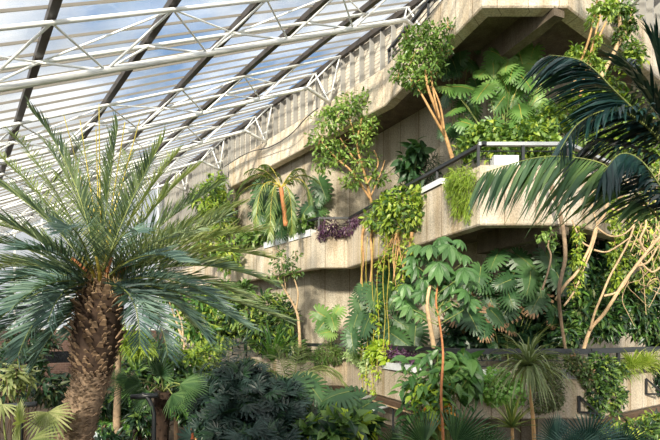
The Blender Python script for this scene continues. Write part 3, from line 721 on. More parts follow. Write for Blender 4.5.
tree('fig_tree', 'slender many-stemmed tree with small leaves standing on the middle balcony left of centre', W(377, 226, 15.6),
     [([(377, 226, 15.6), (371, 200, 15.3), (364, 172, Y1), (357, 145, Y1), (362, 118, Y1)], .055), ([(371, 200, 15.3), (352, 172, Y1), (336, 158, Y1), (322, 142, Y1)], .04), ([(364, 172, Y1), (348, 150, Y1), (340, 138, Y1)], .035), ([(371, 196, 15.2), (380, 175, Y1), (385, 160, Y1)], .025), ([(357, 145, Y1), (350, 120, Y1), (346, 108, Y1)], .025), ([(366, 185, Y1), (378, 165, Y1), (374, 150, Y1)], .03)],
     [(330, 122, Y1, 20, 14), (318, 140, Y1, 12, 12), (352, 106, Y1, 18, 13), (368, 97, Y1, 13, 10), (362, 135, Y1, 14, 16), (338, 150, Y1, 18, 10), (325, 162, Y1, 14, 9), (362, 160, Y1, 16, 12), (352, 180, Y1, 14, 9), (378, 178, Y1, 11, 8), (340, 112, Y1, 16, 10), (372, 120, Y1, 8, 12), (374, 92, Y1, 10, 7)],
     'ficus', 2300, .14, 'bark_tan')
Y2 = 11.5
tree('fig_tree', 'slender small-leaved tree with tan stems in front of the top concrete corner', W(453, 160, Y2),
     [([(453, 160, Y2), (446, 138, Y2), (437, 112, Y2-.3), (428, 88, Y2-.5), (424, 62, Y2-.5)], .05), ([(446, 138, Y2), (433, 115, Y2-.3), (420, 92, Y2-.4), (409, 78, Y2-.5)], .035), ([(440, 120, Y2-.3), (434, 95, Y2-.5), (430, 68, Y2-.5)], .03), ([(444, 130, Y2-.2), (440, 105, Y2-.4), (430, 80, Y2-.5)], .03)],
     [(420, 48, Y2-.5, 20, 17), (432, 32, Y2-.5, 16, 10), (406, 62, Y2-.5, 14, 12), (430, 65, Y2-.5, 16, 14), (412, 80, Y2-.5, 14, 8), (442, 45, Y2-.5, 12, 12), (398, 75, Y2-.5, 9, 7), (448, 25, Y2-.6, 8, 4), (425, 85, Y2-.4, 12, 8), (408, 38, Y2-.5, 9, 10)],
     'ficus', 2200, .1, 'bark_tan')
# pale thin trees further left behind the lowest railing
tree('thin_tree', 'thin pale branching stem with sparse leaves in front of the sunlit lower wall', W(300, 348, 15.9),
     [([(300, 348, 15.9), (299, 325, 15.9), (296, 310, 15.9), (286, 292, 15.9), (278, 278, 15.9)], .055), ([(296, 310, 15.9), (298, 292, 15.9), (291, 270, 15.8)], .035), ([(286, 292, 15.9), (284, 272, 15.8)], .025)],
     [(284, 262, 15.7, 14, 10), (276, 276, 15.7, 9, 8), (294, 272, 15.7, 8, 8), (280, 250, 15.7, 8, 5), (296, 255, 15.7, 5, 6)], 'mid', 260, .14, 'bark_pale')
tree('thin_tree', 'leaning pale trunk behind the palm fronds left of the lower wall', W(255, 345, 18.4),
     [([(255, 345, 18.4), (251, 328, 18.4), (247, 312, 18.4), (243, 296, 18.4)], .075)], [(243, 290, 18.4, 12, 9), (236, 302, 18.3, 9, 7)], 'mid', 350, .2, 'bark_pale')
tree('thin_tree', 'pair of whitish stems beyond the date palm trunk near the yellow hedge', W(186, 352, 16),
     [([(186, 352, 16), (180, 332, 16), (173, 312, 16), (168, 298, 16)], .045), ([(183, 345, 16), (182, 325, 16), (176, 308, 16)], .04)], [(168, 294, 16, 10, 8), (178, 300, 16, 8, 6)], 'fern', 260, .18, 'bark_pale')
tree('slim_palm_trunk', 'slim brown trunk standing right behind the date palm trunk', V(*W(117, 410, 11)[:2], 0),
     [([(117, 471, 11), (117, 420, 11), (118, 385, 11), (118, 350, 11), (118, 325, 11)], .1)], [(126, 338, 11, 12, 9), (140, 345, 11, 12, 8)], 'yellowgreen', 420, .3, 'bark_grey', tmpl=NARROW)
tree('slim_palm_trunk', 'short brown trunk half hidden at the right edge of the date palm trunk', V(*W(106, 402, 12)[:2], 0),
     [([(106, 460, 12), (105, 420, 12), (105, 396, 12), (104, 370, 12)], .09)], [(108, 362, 12, 8, 8)], 'fern', 120, .25, 'bark_grey', tmpl=NARROW)

# small palm on the middle balcony
yb = 17.0; cb = W(281, 188, yb)
t = thing('small_palm', 'small yellowish palm with orange trunk on the middle balcony', 'palm tree', W(286, 226, yb))
m = MB(); stem_tube(m, [W(286, 226, yb), W(284, 208, yb), cb], .09, .075, 8); m.build('trunk', M['bark_orange'], t, True)
for tx, ty, dy, cx, cy in ((238, 190, -.3, 255, 160), (228, 212, -.3, 245, 172), (256, 225, -.8, 258, 165), (304, 172, .2, 296, 160), (262, 165, .8, 272, 160), (310, 200, -.4, 305, 165), (292, 235, -1.0, 292, 175), (246, 172, .2, 262, 160), (270, 240, -.9, 270, 170), (318, 182, .3, 300, 165)):
    P = bez(cb, W(cx, cy, yb+dy*.5), W(tx, ty, yb+dy), 12); f = MB(); r = MB(); frond_mesh(f, r, P, 26, .5, .05, .1, .9, 1.0, .15, .02, None, .12, .5, 2)
    o = f.build('frond', M['small_palm'], t); r.build('rachis', M['stalk_yellow'], o)
# dry drooping frond beside it
P = bez(W(283, 192, yb-.2), W(292, 190, yb-.9), W(288, 246, yb-1.3), 12)

# --- big split leaf plants
ml = [(130, 215), (200, 195), (240, 165), (190, 245), (275, 165), (310, 240), (240, 325), (130, 395), (40, 330), (65, 260), (85, 370), (20, 260), (300, 380), (230, 370), (170, 160), (185, 300), (130, 270), (260, 380), (320, 330), (90, 420), (205, 160), (215, 215), (160, 200), (280, 310), (255, 240), (160, 400), (290, 195), (225, 280)]
sp = [(440+x/3, y/3, 11.3+.4*RNG.random(), .8+.4*RNG.random()) for x, y in ml]
big_leaf_plant('split_leaf_plant', 'bright split-leaf climber spilling over the middle balcony under the top soffit', 'plant', W(508, 152, 11.3), sp, 'monstera', .46)
sp = [(440+x/3, y/3, 12.2, .9) for x, y in [(45, 200), (120, 130), (20, 210), (95, 190), (60, 170), (110, 260), (70, 310), (105, 330), (20, 290), (55, 400), (20, 390)]]
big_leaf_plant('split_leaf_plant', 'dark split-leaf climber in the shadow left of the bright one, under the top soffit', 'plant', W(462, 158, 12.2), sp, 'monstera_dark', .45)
lo = [(440+x/3, 147+y/3) for x, y in [(165, 335), (255, 340), (195, 405), (270, 400), (120, 380), (330, 345), (320, 385), (300, 420), (220, 380), (140, 410), (90, 400), (235, 430), (360, 400)]]+[(440+x/3, 293+y/3) for x, y in [(150, 15), (250, 10), (210, 15), (330, 30), (95, 75), (130, 100), (200, 50), (205, 85), (40, 90), (345, 70), (90, 25), (290, 25), (170, 70), (65, 55)]]
sp = [(x, y, 11.0+.5*RNG.random(), .85+.4*RNG.random()) for x, y in lo]
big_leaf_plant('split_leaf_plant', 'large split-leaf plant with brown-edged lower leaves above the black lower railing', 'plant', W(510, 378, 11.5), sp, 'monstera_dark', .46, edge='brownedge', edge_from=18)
dk = [(220+x/3, 293+y/3) for x, y in [(335, 75), (320, 95), (350, 60)]]
big_leaf_plant('split_leaf_plant', 'small split-leaf plant against the sunlit lower wall', 'plant', W(331, 350, 16.2), [(324, 316, 16.2, 1.1, .6), (333, 322, 16, .8), (328, 332, 16, .8, -.5), (336, 312, 16.3, .8), (321, 326, 16.1, .7)], 'monstera', .55)
sp = [(x, y, 14.0+.8*RNG.random(), .8+.4*RNG.random()) for x, y in [(380, 313), (400, 323), (360, 306), (393, 300), (367, 323), (410, 306), (385, 330), (355, 322), (398, 338), (375, 296), (415, 335), (362, 290), (408, 290), (352, 340), (390, 283), (372, 338)]]
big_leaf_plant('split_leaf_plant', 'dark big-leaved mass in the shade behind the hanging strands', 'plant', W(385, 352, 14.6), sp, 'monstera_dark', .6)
sp = [(220+x/3, 147+y/3, 17.7, .8+.4*RNG.random()) for x, y in [(120, 160), (135, 185), (150, 215), (165, 190), (160, 240), (180, 215), (140, 230), (185, 250), (125, 140), (260, 185), (300, 150), (290, 190), (200, 180), (170, 165), (150, 140), (210, 230), (305, 120), (115, 200)]]
big_leaf_plant('climbing_leaf_plant', 'dark glossy climber on the wall behind the small palm', 'plant', W(270, 234, 17.7), sp, 'monstera_dark', .62)
# the split-leaf plant on the near bank, bottom centre
pts = [(330, 398), (352, 400), (312, 388), (300, 402), (340, 412), (318, 408), (338, 394), (358, 410), (296, 388), (326, 424), (310, 420)]
big_leaf_plant('split_leaf_plant', 'broad split-leaf plant on the bank left of the dark stair opening', 'plant', V(*W(325, 470, 9)[:2], 0), [(x, y, 9+.4*RNG.random(), .9+.4*RNG.random(), RNG.normal()*.7) for x, y in pts], 'monstera_dark', .5, face=V(0, -.7, .9), down=.25)

# --- umbrella tree
ys = 9.6
t = thing('umbrella_tree', 'umbrella tree with big drooping fingered leaves under the middle balcony', 'tree', V(*W(443, 480, ys)[:2], 0))
m = MB(); path_tube(m, [(443, 495, 8.7), (443, 440, 8.7), (441, 395, 8.7), (443, 355, 8.9), (440, 325, ys), (436, 300, ys), (440, 275, ys)], .028, .016); m.build('trunk', M['bark_orange'], t, True)
m = MB(); path_tube(m, [(434, 348, ys+.2), (430, 325, ys+.1), (427, 305, ys), (430, 285, ys)], .05, .03); m.build('branch', M['bark_pale'], t, True)
ms = MB(); fg = MB()
for x, y, s in [(449, 245, 1), (439, 263, 1.15), (418, 245, 1), (452, 284, 1.1), (430, 290, 1.05), (415, 266, 1), (464, 268, 1), (466, 290, .9), (410, 306, .9), (420, 312, .8), (455, 308, .9), (440, 238, .8), (424, 278, .9), (470, 300, .8), (458, 252, .9), (428, 256, .8), (443, 300, 1), (405, 285, .8), (435, 275, .9), (460, 240, .7), (448, 272, .9), (422, 292, .8), (474, 282, .7), (412, 256, .8), (430, 245, .8), (445, 290, .9), (402, 297, .7), (465, 255, .7)]:
    c = W(x, y, ys-.25+.5*RNG.random()); n = 8; a0 = RNG.random()*6; ds = []; us = []
    tilt = nrm(V(RNG.normal()*.3, -.8+RNG.normal()*.25, .8)); xx = nrm(np.cross(tilt, V(0, 1, .2))); yy = np.cross(tilt, xx)
    for k in range(n):
        a = a0+k/n*2*PI; o = xx*math.cos(a)+yy*math.sin(a); ds.append(o+tilt*(-.12)+V(0, 0, -.4)); us.append(tilt+o*.4)
    stamp(fg, blade(4, .38, .3, .28, .55), np.repeat([c], n, 0), np.array(ds), np.array(us), .34*s*(1+.1*RNG.normal(size=n)))
    stem_tube(ms, [W(438, min(y+25, 325), ys), c+V(0, .05, -.12), c], .008, .005, 5, 3)
fg.build('foliage', M['schefflera'], t); ms.build('leaf_stalks', M['stalk'], t)

# --- plants hanging over the middle parapet
ym = lambda px, o=-.1: fac(px, PATH_MID, o)
t = bush('hanging_shrub', 'bright yellow-green shrub tumbling over the middle of the slanting balcony', 'plant', [(400, 203, ym(400), 22, 14), (378, 220, ym(378), 16, 11), (415, 212, ym(415), 11, 20), (395, 222, ym(395), 16, 12), (386, 208, ym(386), 14, 10), (420, 198, ym(420), 7, 9), (409, 228, ym(409), 10, 8)], 'yellowgreen', 1000, SMALL, .17, base=W(398, 216, ym(398, .1)), stem='bark_tan', extra=[('green_foliage', 'mid', 750, SMALL, .16)])
bush('hanging_shrub', 'sparse tangle of tan stems and small leaves hanging below the slanting balcony', 'plant', [(398, 252, ym(398, -.2), 10, 10), (388, 240, ym(388, -.2), 8, 9), (403, 268, ym(403, -.3), 8, 9), (397, 284, ym(403, -.3), 7, 6), (410, 244, ym(410, -.2), 6, 8), (382, 262, ym(388, -.2), 5, 9)], 'yellowgreen', 340, SMALL, .14, base=W(400, 226, ym(400)), stem='bark_tan', stem_r=.02)
for k, (lab, pts) in enumerate((('knobbly tan aerial root hanging under the balcony, left one', [(364, 226), (362, 240), (363, 262), (361, 285), (363, 312)]), ('thick knobbly aerial root hanging under the balcony, middle one', [(374, 224), (371, 238), (372, 262), (370, 290), (371, 330)]), ('woody stem curving down from the bright yellow-green shrub', [(412, 232), (410, 246), (404, 262), (403, 282)]))):
    m = MB(); path_tube(m, [(x, y, ym(x, -.12 if k < 2 else -.25)) for x, y in pts], .045, .02); tag(m.build('hanging_root', M['bark_tan'], None, True), lab, 'root', 'woody roots under the balcony')
bush('feathery_shrub', 'feathery yellow-green plant cascading over the slanting middle parapet beside the corner', 'plant', [(463, 176, ym(463), 14, 11), (457, 192, ym(457), 11, 14), (466, 190, ym(466), 9, 16), (452, 182, ym(452), 9, 12), (458, 208, ym(458), 6, 10), (467, 208, ym(467), 4, 14), (471, 178, ym(471), 7, 9)], 'feather', 2600, NARROW, .13, base=W(462, 170, ym(462, .15)), gravity=.8, stem='stalk')
bush('purple_creeper', 'dark purple creeper at the corner post of the middle balcony', 'plant', [(327, 228, ym(327), 9, 7), (336, 232, ym(336), 5, 5), (322, 235, ym(322), 5, 5), (334, 225, ym(334), 5, 5)], 'purple', 420, LANCE, .12, base=W(328, 233, ym(328, .15)), gravity=.6)
bush('purple_creeper', 'dark purple creeper left of the bright yellow-green shrub', 'plant', [(351, 227, ym(351), 8, 8), (344, 233, ym(344), 4, 4), (356, 220, ym(356), 6, 6)], 'purple', 330, LANCE, .12, base=W(351, 232, ym(351, .15)), gravity=.6)
bush('leafy_plant', 'small bright green plant between the pale troughs and the corner post', 'plant', [(305, 224, ym(305, .1), 8, 8), (296, 230, ym(296, .1), 6, 6)], 'mid', 220, BROAD, .2, base=W(304, 232, ym(304, .15)))
bush('leafy_plant', 'low green tufts beyond the pale troughs at the far left of the middle balcony', 'plant', [(258, 238, ym(258, .3), 10, 6), (246, 240, ym(246, .3), 8, 7), (268, 234, ym(268, .3), 6, 5)], 'mid', 320, BROAD, .25, base=W(256, 243, ym(256, .3)), extra=[('pale_foliage', 'fan_pale', 60, LANCE, .3)])
bush('leafy_plant', 'dense green growth behind the steel rail of the middle balcony', 'plant', [(500, 148, 10.9, 20, 14), (530, 140, 11.2, 26, 20), (555, 150, 10.9, 16, 14), (485, 135, 11.4, 18, 14), (545, 122, 11.6, 16, 16), (470, 148, 11.6, 14, 12)], 'mid', 1500, BROAD, .15, base=W(520, 166, 10.9), extra=[('bright_foliage', 'yellowgreen', 700, BROAD, .13)])
bush('leafy_plant', 'ferny dark clump in the shade beside the slanting railing', 'plant', [(418, 178, 14.4, 14, 16), (405, 188, 14.6, 10, 10), (432, 165, 13.5, 8, 12)], 'dark', 700, NARROW, .22, base=W(418, 196, 14.2))
bush('leafy_plant', 'shrub of rounded leaves between the two balcony trees', 'plant', [(408, 160, 13.6, 8, 12), (418, 150, 13.2, 8, 8), (412, 172, 13.5, 7, 8)], 'monstera_dark', 160, BROAD, .3, base=W(412, 182, 13.4), stem='stalk')

# --- right hand tangle
def climber(label, stems, blobs, base, mat, n, size, bark, extra=None, r=.035, name='climbing_vine', tmpl=SMALL):
    t = thing(name, label, 'climber', base)
    for s in stems: m = MB(); path_tube(m, s, r, r*.55); m.build('vine_stem', M[bark], t, True)
    m = MB(); leaves(m, [blob(*b) for b in blobs], n, tmpl, size, .4, .2, .5); m.build('foliage', M[mat], t)
    for nm, mt, nn in (extra or []): m = MB(); leaves(m, [blob(*b) for b in blobs], nn, tmpl, size, .4, .2, .5); m.build(nm, M[mt], t)
    return t
yt = 10.1
climber('woody climber with tan stems rising past the top concrete nib', [[(572, 92, yt), (579, 66, yt), (588, 42, yt), (594, 18, yt), (598, -6, yt)], [(580, 96, yt), (586, 68, yt), (593, 44, yt), (600, 15, yt)], [(588, 78, yt), (593, 52, yt), (606, 22, yt)]],
        [(602, 6, yt, 13, 7), (592, 18, yt, 6, 8), (610, 12, yt, 6, 8), (575, 52, yt, 9, 7), (590, 58, yt, 8, 7), (597, 40, yt, 4, 8), (570, 62, yt, 6, 6), (600, 66, yt, 7, 6)], W(574, 95, yt), 'ficus', 520, .1, 'bark_tan', [('bright_foliage', 'yellowgreen', 330)], .03)
yt2 = 11.0
climber('leafy climber with one thick tan trunk on the right face of the top concrete', [[(598, 82, yt2), (607, 65, yt2), (617, 46, yt2), (620, 25, yt2), (617, 0, yt2)], [(617, 46, yt2), (626, 30, yt2), (632, 10, yt2)]],
        [(622, 10, yt2, 12, 10), (630, 24, yt2, 8, 11), (620, 32, yt2, 6, 8), (632, 50, yt2, 10, 12), (624, 62, yt2, 9, 8), (638, 58, yt2, 7, 8), (612, 4, yt2, 7, 5), (618, 40, yt2, 5, 6)], W(597, 84, yt2), 'mid', 850, .11, 'bark_pale', [('bright_foliage', 'yellowgreen', 260)], .06)
def twisty(label, stems, base, bark, r=.04, blobs=None, mat='yellowgreen', n=0):
    t = thing('twisting_vine', label, 'climber', base)
    for i, s in enumerate(stems): m = MB(); path_tube(m, s, r*(1 if i == 0 else .6), r*(.7 if i == 0 else .4)); m.build('vine_stem', M[bark], t, True)
    if n: m = MB(); leaves(m, [blob(*b) for b in blobs], n, SMALL, .1, .4, .2, .6); m.build('foliage', M[mat], t)
y9 = 9.7
twisty('brown vine trunk hanging straight down in front of the middle parapet end', [[(546, 168, y9), (553, 192, y9), (560, 214, y9), (564, 236, y9), (565, 260, y9), (559, 290, y9), (561, 320, y9+.4), (566, 352, y9+.7)]], W(566, 376, y9+.7), 'bark_grey', .045)
twisty('pale twin vine trunks curving up to the right from the lower balcony', [[(556, 300, y9+.2), (566, 284, y9), (577, 272, y9), (590, 247, y9), (596, 228, y9), (605, 213, y9), (608, 192, y9), (603, 172, y9)], [(564, 306, y9), (575, 290, y9), (584, 268, y9), (593, 245, y9), (597, 226, y9), (592, 205, y9), (594, 180, y9)], [(597, 228, y9), (610, 236, y9), (624, 234, y9), (636, 222, y9), (644, 205, y9)], [(590, 247, y9), (582, 242, y9), (576, 230, y9), (572, 220, y9)], [(608, 208, y9), (620, 210, y9), (632, 204, y9), (640, 206, y9)], [(594, 250, y9), (606, 252, y9), (618, 246, y9), (632, 236, y9)], [(608, 192, y9), (618, 198, y9), (626, 192, y9), (627, 180, y9)]], W(556, 372, y9+.5), 'bark_pale', .032)
twisty('pale forked trunk growing from the lower railing towards the upper right', [[(583, 352, y9+.6), (587, 338, y9+.5), (592, 327, y9+.4), (603, 315, y9+.2), (613, 300, y9), (624, 282, y9), (636, 266, y9), (650, 248, y9), (664, 232, y9)], [(590, 330, y9+.4), (595, 312, y9+.2), (602, 295, y9), (610, 276, y9), (620, 258, y9), (630, 238, y9), (636, 216, y9), (634, 196, y9)], [(604, 296, y9), (620, 290, y9), (634, 268, y9)], [(636, 266, y9), (648, 262, y9), (658, 246, y9)], [(640, 262, y9), (652, 272, y9), (664, 264, y9)], [(646, 252, y9), (640, 240, y9), (646, 224, y9), (642, 204, y9)]], W(583, 376, y9+.6), 'bark_pale', .04)
twisty('thin bare stem with a small leaf tuft under the middle balcony', [[(542, 290, 9.8), (548, 272, 9.8), (551, 256, 9.8), (548, 246, 9.8), (550, 236, 9.8)]], W(542, 292, 9.8), 'bark_grey', .022, [(548, 234, 9.8, 8, 5), (541, 237, 9.8, 5, 4), (553, 243, 9.8, 4, 6)], 'mid', 110)
t = None
def curtain(label, blobs, base, mix, size=.09):
    t = thing('ivy_curtain', label, 'climber', base, None); B = [blob(*b) for b in blobs]
    for i, (mt, n) in enumerate(mix): m = MB(); leaves(m, B, n, SMALL, size, .4, .2, .7); m.build('foliage', M[mt], t)
    m = MB()
    for c, R in B: stem_tube(m, [c+V(0, .02, R[2]), c+V(.03, 0, 0), c-V(0, 0, R[2])], .008, .005, 4, 3)
    m.build('strands', M['bark_tan'], t)
curtain('narrow ivy strand hanging left of the pale twin vine trunks', [(578, 236, 9.75, 4, 14), (577, 258, 9.75, 5, 14), (580, 276, 9.75, 4, 10), (574, 290, 9.8, 5, 8)], W(578, 222, 9.8), [('yellowgreen', 260), ('lime', 70), ('mid', 120)])
curtain('yellow-green ivy strand hanging at the right end of the middle parapet', [(617, 205, 10.2, 6, 18), (620, 232, 10.2, 5, 16), (615, 255, 10.2, 6, 14), (617, 280, 10.2, 6, 14), (613, 220, 10.2, 4, 14)], W(617, 186, 10.3), [('lime', 220), ('yellowgreen', 420), ('mid', 150)])
curtain('sunlit tangle of ivy and twigs covering the right edge', [(650, 215, 11.2, 16, 24), (640, 240, 11.2, 14, 20), (655, 255, 11.3, 12, 20), (636, 222, 11.2, 5, 20), (648, 195, 11.3, 9, 16), (655, 180, 11.4, 12, 18), (628, 262, 11.2, 9, 16), (645, 280, 11.3, 12, 12)], W(648, 160, 11.6), [('yellowgreen', 1000), ('mid', 1100), ('lime', 200), ('olive', 700), ('fan_pale', 300)], .11)
m = MB()
for k in range(46):
    a = W(628+34*RNG.random(), 200+90*RNG.random(), 10.6+.5*RNG.random()); d = V(.35*RNG.random()-.05, .1*RNG.normal(), .5*RNG.normal()); b_ = V(.12*RNG.normal(), 0, .12*RNG.normal())
    stem_tube(m, [a, a+d*.5+b_, a+d, a+d*1.4-b_], .009, .005, 4, 4)
m.build('twigs', M['bark_pale'], t) if False else tag(m.build('vine_twigs', M['bark_pale']), 'mesh of thin pale twigs threading the ivy at the right edge', 'vine twigs', kind='stuff')
bush('leafy_plant', 'dense green foliage behind the forked trunk above the lower railing', 'plant', [(605, 320, 11.3, 18, 22), (625, 300, 11.8, 18, 24), (645, 315, 12.2, 18, 24), (580, 310, 11.2, 14, 24), (650, 290, 12.2, 14, 20), (590, 285, 11.6, 16, 20), (655, 335, 12.4, 12, 12), (570, 335, 11.0, 10, 14)], 'mid', 2300, LANCE, .19, base=W(605, 350, 11.5), extra=[('dark_foliage', 'dark', 2000, LANCE, .2), ('pale_foliage', 'fern', 900, LANCE, .17), ('dull_foliage', 'olive', 700, LANCE, .16)])
bush('leafy_plant', 'dark leaves in the shade just above the black lower railing, behind the spiky head', 'plant', [(490, 338, 11.9, 16, 14), (520, 335, 11.9, 18, 16), (548, 338, 11.7, 14, 14), (470, 330, 12, 12, 18), (455, 340, 11.5, 12, 12)], 'dark', 900, BROAD, .26, base=W(515, 352, 11.7), extra=[('lighter_foliage', 'monstera_dark', 300, BROAD, .24)])  # second leaf set is a lighter green mixed among the dark
bush('leafy_plant', 'shaded leaves hanging behind the pale twin vine trunks', 'plant', [(570, 262, 11.6, 18, 22), (545, 300, 11.9, 14, 30), (600, 262, 11.8, 14, 20), (560, 225, 12, 10, 10)], 'dark', 900, BROAD, .22, base=W(570, 300, 11.8), extra=[('lighter_foliage', 'mid', 300, BROAD, .18)])  # same mix: dark leaves plus a lighter green set
bush('leafy_plant', 'green and yellow growth on the upper right behind the dark palm fronds', 'plant', [(600, 90, 12.0, 20, 16), (620, 110, 12.2, 24, 18), (575, 110, 11.6, 18, 22), (640, 130, 12.6, 18, 20), (580, 140, 11.6, 20, 18), (615, 145, 12, 22, 16), (648, 160, 12.8, 14, 16)], 'mid', 2000, SMALL, .17, base=W(600, 166, 11.8), extra=[('bright_foliage', 'yellowgreen', 1100, SMALL, .16)])

# --- lowest balcony parapet
yl = lambda px, o=-.1: fac(px, PATH_LOW, o)
bush('succulent_bush', 'round-leaved green bush bulging over the shaded lower parapet', 'plant', [(500, 388, yl(500, -.25), 17, 15), (488, 384, yl(488, -.2), 9, 12), (512, 380, yl(512), 12, 8), (494, 396, yl(500), 10, 8), (516, 396, yl(516), 8, 12), (497, 372, yl(497), 10, 5)], 'sedum', 1000, ROUND, .085, base=W(502, 378, yl(502, .15)), shell=.75, upb=.6)
bush('brown_green_mound', 'brown-green mound of tiny leaves hanging right of the spiky plant head', 'plant', [(548, 388, yl(548), 14, 22), (540, 400, yl(540), 12, 14), (552, 372, yl(552), 10, 10), (556, 396, yl(556), 6, 14)], 'olive', 2400, SMALL, .055, base=W(548, 378, yl(548, .15)), shell=.8)
bush('trailing_ivy', 'thick ivy trailing over the corner of the lower parapet', 'plant', [(602, 378, yl(602), 16, 16), (596, 392, yl(597), 12, 16), (610, 396, yl(610), 12, 14), (600, 362, yl(600), 14, 8), (618, 372, yl(618), 8, 10), (597, 408, yl(597), 7, 10), (613, 410, yl(613), 7, 6), (622, 396, yl(622), 5, 8)], 'mid', 1500, SMALL, .095, base=W(602, 374, yl(602, .15)), shell=.5, extra=[('dark_foliage', 'dark', 900, SMALL, .09), ('bright_foliage', 'yellowgreen', 260, SMALL, .09)])
bush('brown_creeper', 'reddish brown creeper left of the ivy on the black railing', 'plant', [(580, 368, yl(580), 9, 9), (573, 362, yl(573), 8, 8), (587, 378, yl(587), 6, 10)], 'olive', 650, SMALL, .08, base=W(580, 376, yl(580, .15)), extra=[('brown_leaves', 'brownedge', 120, SMALL, .07), ('green_leaves', 'mid', 250, SMALL, .08)])
def tuft(name, label, cat, c, n, L, mat, w=NARROW, elev=(.2, 1.2), grp=None, droop=.5, width=.022, part='blades', seg=5):
    t = thing(name, label, cat, c, grp); m = MB()
    for i in range(n):
        a = RNG.random()*2*PI; e = elev[0]+(elev[1]-elev[0])*RNG.random(); l = L*(.7+.5*RNG.random()); d = V(math.cos(a)*math.cos(e), math.sin(a)*math.cos(e), math.sin(e)); p = c.copy(); S = nrm(np.cross(d, V(0, 0, 1))); vs = []
        for k in range(seg+1):
            u = k/seg; hw = width*(.7, 1, .95, .8, .5, .04)[k]*.5; up = nrm(np.cross(S, d)); vs += [p-S*hw+up*hw*.4, p, p+S*hw+up*hw*.4]; p = p+d*l/seg; d = nrm(d+V(0, 0, -droop/seg*(1+u)))
        fs = [[k*3+j, k*3+j+1, k*3+j+4, k*3+j+3] for k in range(seg) for j in (0, 1)]; m.add(vs, [fs])
    m.build(part, M[mat], t); return t
tuft('spider_plant', 'pale grassy plant arching over the sunlit lower parapet right of the ivy', 'plant', W(632, 369, yl(632, .08)), 220, .68, 'grass', droop=1.1, grp=None)
tuft('spider_plant', 'second pale grassy clump on the sunlit lower parapet near the right edge', 'plant', W(646, 367, yl(646, .08)), 200, .68, 'grass', droop=1.1)
tuft('spider_plant', 'yellow grassy strands spilling down the parapet beside the ivy', 'plant', W(622, 374, yl(622, .05)), 110, .5, 'grass', droop=2.0)
bush('trailing_ivy', 'dark ivy hanging at the very right edge of the lower parapet', 'plant', [(657, 375, yl(657), 7, 12), (660, 388, yl(659), 5, 8)], 'dark', 500, SMALL, .09, base=W(657, 370, yl(657, .1)))
bush('purple_plant', 'row of deep purple leaves along the pale trough of the lowest balcony', 'plant', [(408, 356, yl(408, .12), 12, 4), (396, 353, yl(396, .12), 8, 4), (418, 358, yl(418, .12), 7, 4), (388, 351, yl(390, .12), 5, 4)], 'purple', 420, LANCE, .14, base=W(405, 362, yl(405, .16)))
bush('lime_plant', 'lime green leafy plant on the lowest balcony beside the purple row', 'plant', [(382, 349, yl(382, 0), 11, 7), (374, 354, yl(374, 0), 7, 6), (388, 356, yl(388, 0), 6, 5)], 'lime', 420, BROAD, .17, base=W(381, 359, yl(381, .1)))
bush('grey_green_bush', 'rounded grey-green bush on the lower parapet under the hanging strands\' left', 'plant', [(328, 353, yl(328), 13, 9), (320, 358, yl(320), 8, 7), (336, 357, yl(336), 6, 6), (300, 354, yl(305), 10, 7)], 'olive', 1300, NARROW, .17, base=W(328, 361, yl(328, .1)), shell=.7, extra=[('green_leaves', 'fern', 900, NARROW, .16)])
bush('variegated_trailer', 'pale variegated plant trailing over the lower parapet behind the strands', 'plant', [(360, 358, yl(360), 9, 7), (352, 354, yl(352), 7, 6), (366, 366, yl(366), 6, 8), (370, 356, yl(370), 5, 6)], 'variegated', 800, SMALL, .12, base=W(360, 362, yl(360, .1)), gravity=.6)
bush('leafy_plant', 'leafy green and yellow clump behind the railing left of the sunlit lower wall', 'plant', [(262, 330, 17.8, 20, 20), (285, 322, 17.5, 10, 22), (240, 318, 18.5, 20, 18), (222, 330, 18.5, 16, 16), (270, 305, 18.2, 16, 14), (290, 345, 16.9, 14, 6)], 'mid', 1500, LANCE, .27, base=W(262, 350, 17.8), extra=[('bright_foliage', 'yellowgreen', 600, LANCE, .24), ('dark_foliage', 'dark', 900, LANCE, .3), ('pale_foliage', 'fan_pale', 300, LANCE, .24)])
t = thing('hanging_strands', 'long green strands hanging from the middle balcony down past the lower railing', 'climber', W(372, 240, 15.0)); m = MB(); mm = MB(); ch = []
for x, y0, y1 in ((362, 240, 398), (373, 238, 392), (367, 236, 410), (378, 236, 372), (384, 236, 352), (388, 236, 345)):
    yy = yl(x, -.25); ps = [W(x+1.2*math.sin(k*1.7+x), y0+(y1-y0)*k/6, yy) for k in range(7)]; m.tube(smooth_path(ps), .01, 5)
    if x < 380:
        for k in range(3, 7): ch.append((x, y0+(y1-y0)*k/6, yy, 2.6, 10))
m.build('strands', M['stalk_yellow'], t); leaves(mm, [blob(*b) for b in ch], 380, SMALL, .1, .4, .2, .6); mm.build('foliage', M['lime'], t)

# lance-leaved plant right of the stair opening
t = thing('lance_leaf_plant', 'plant of long glossy pointed leaves before the dark end of the lower parapet', 'plant', V(*W(438, 480, 9.4)[:2], 0)); m = MB(); ms = MB(); ps = []; dd = []; uu = []
for k in range(330):
    x = 434+24*RNG.normal()*.8; y = 386+22*RNG.normal()*.85
    if not (396 < x < 474 and 346 < y < 438): continue
    p = W(x, y, 9.3+.7*RNG.random()-.3); a = RNG.normal()*.9; ps.append(p); dd.append(V(math.sin(a), -.5+.3*RNG.normal(), .15-math.cos(a)*.55)); uu.append(V(0, -.6, 1)+RNG.normal(size=3)*.35)
stamp(m, blade(4, .4, .35, .35, .38), np.array(ps), np.array(dd), np.array(uu), .25*(.7+.6*RNG.random(len(ps))))
for p in ps[::3]: stem_tube(ms, [V(*W(438, 470, 9.5)[:2], 0)+RNG.normal(size=3)*V(.2, .1, 0), W(438, 430, 9.6)+RNG.normal(size=3)*V(.2, .1, .05), p], .012, .006, 4, 3)
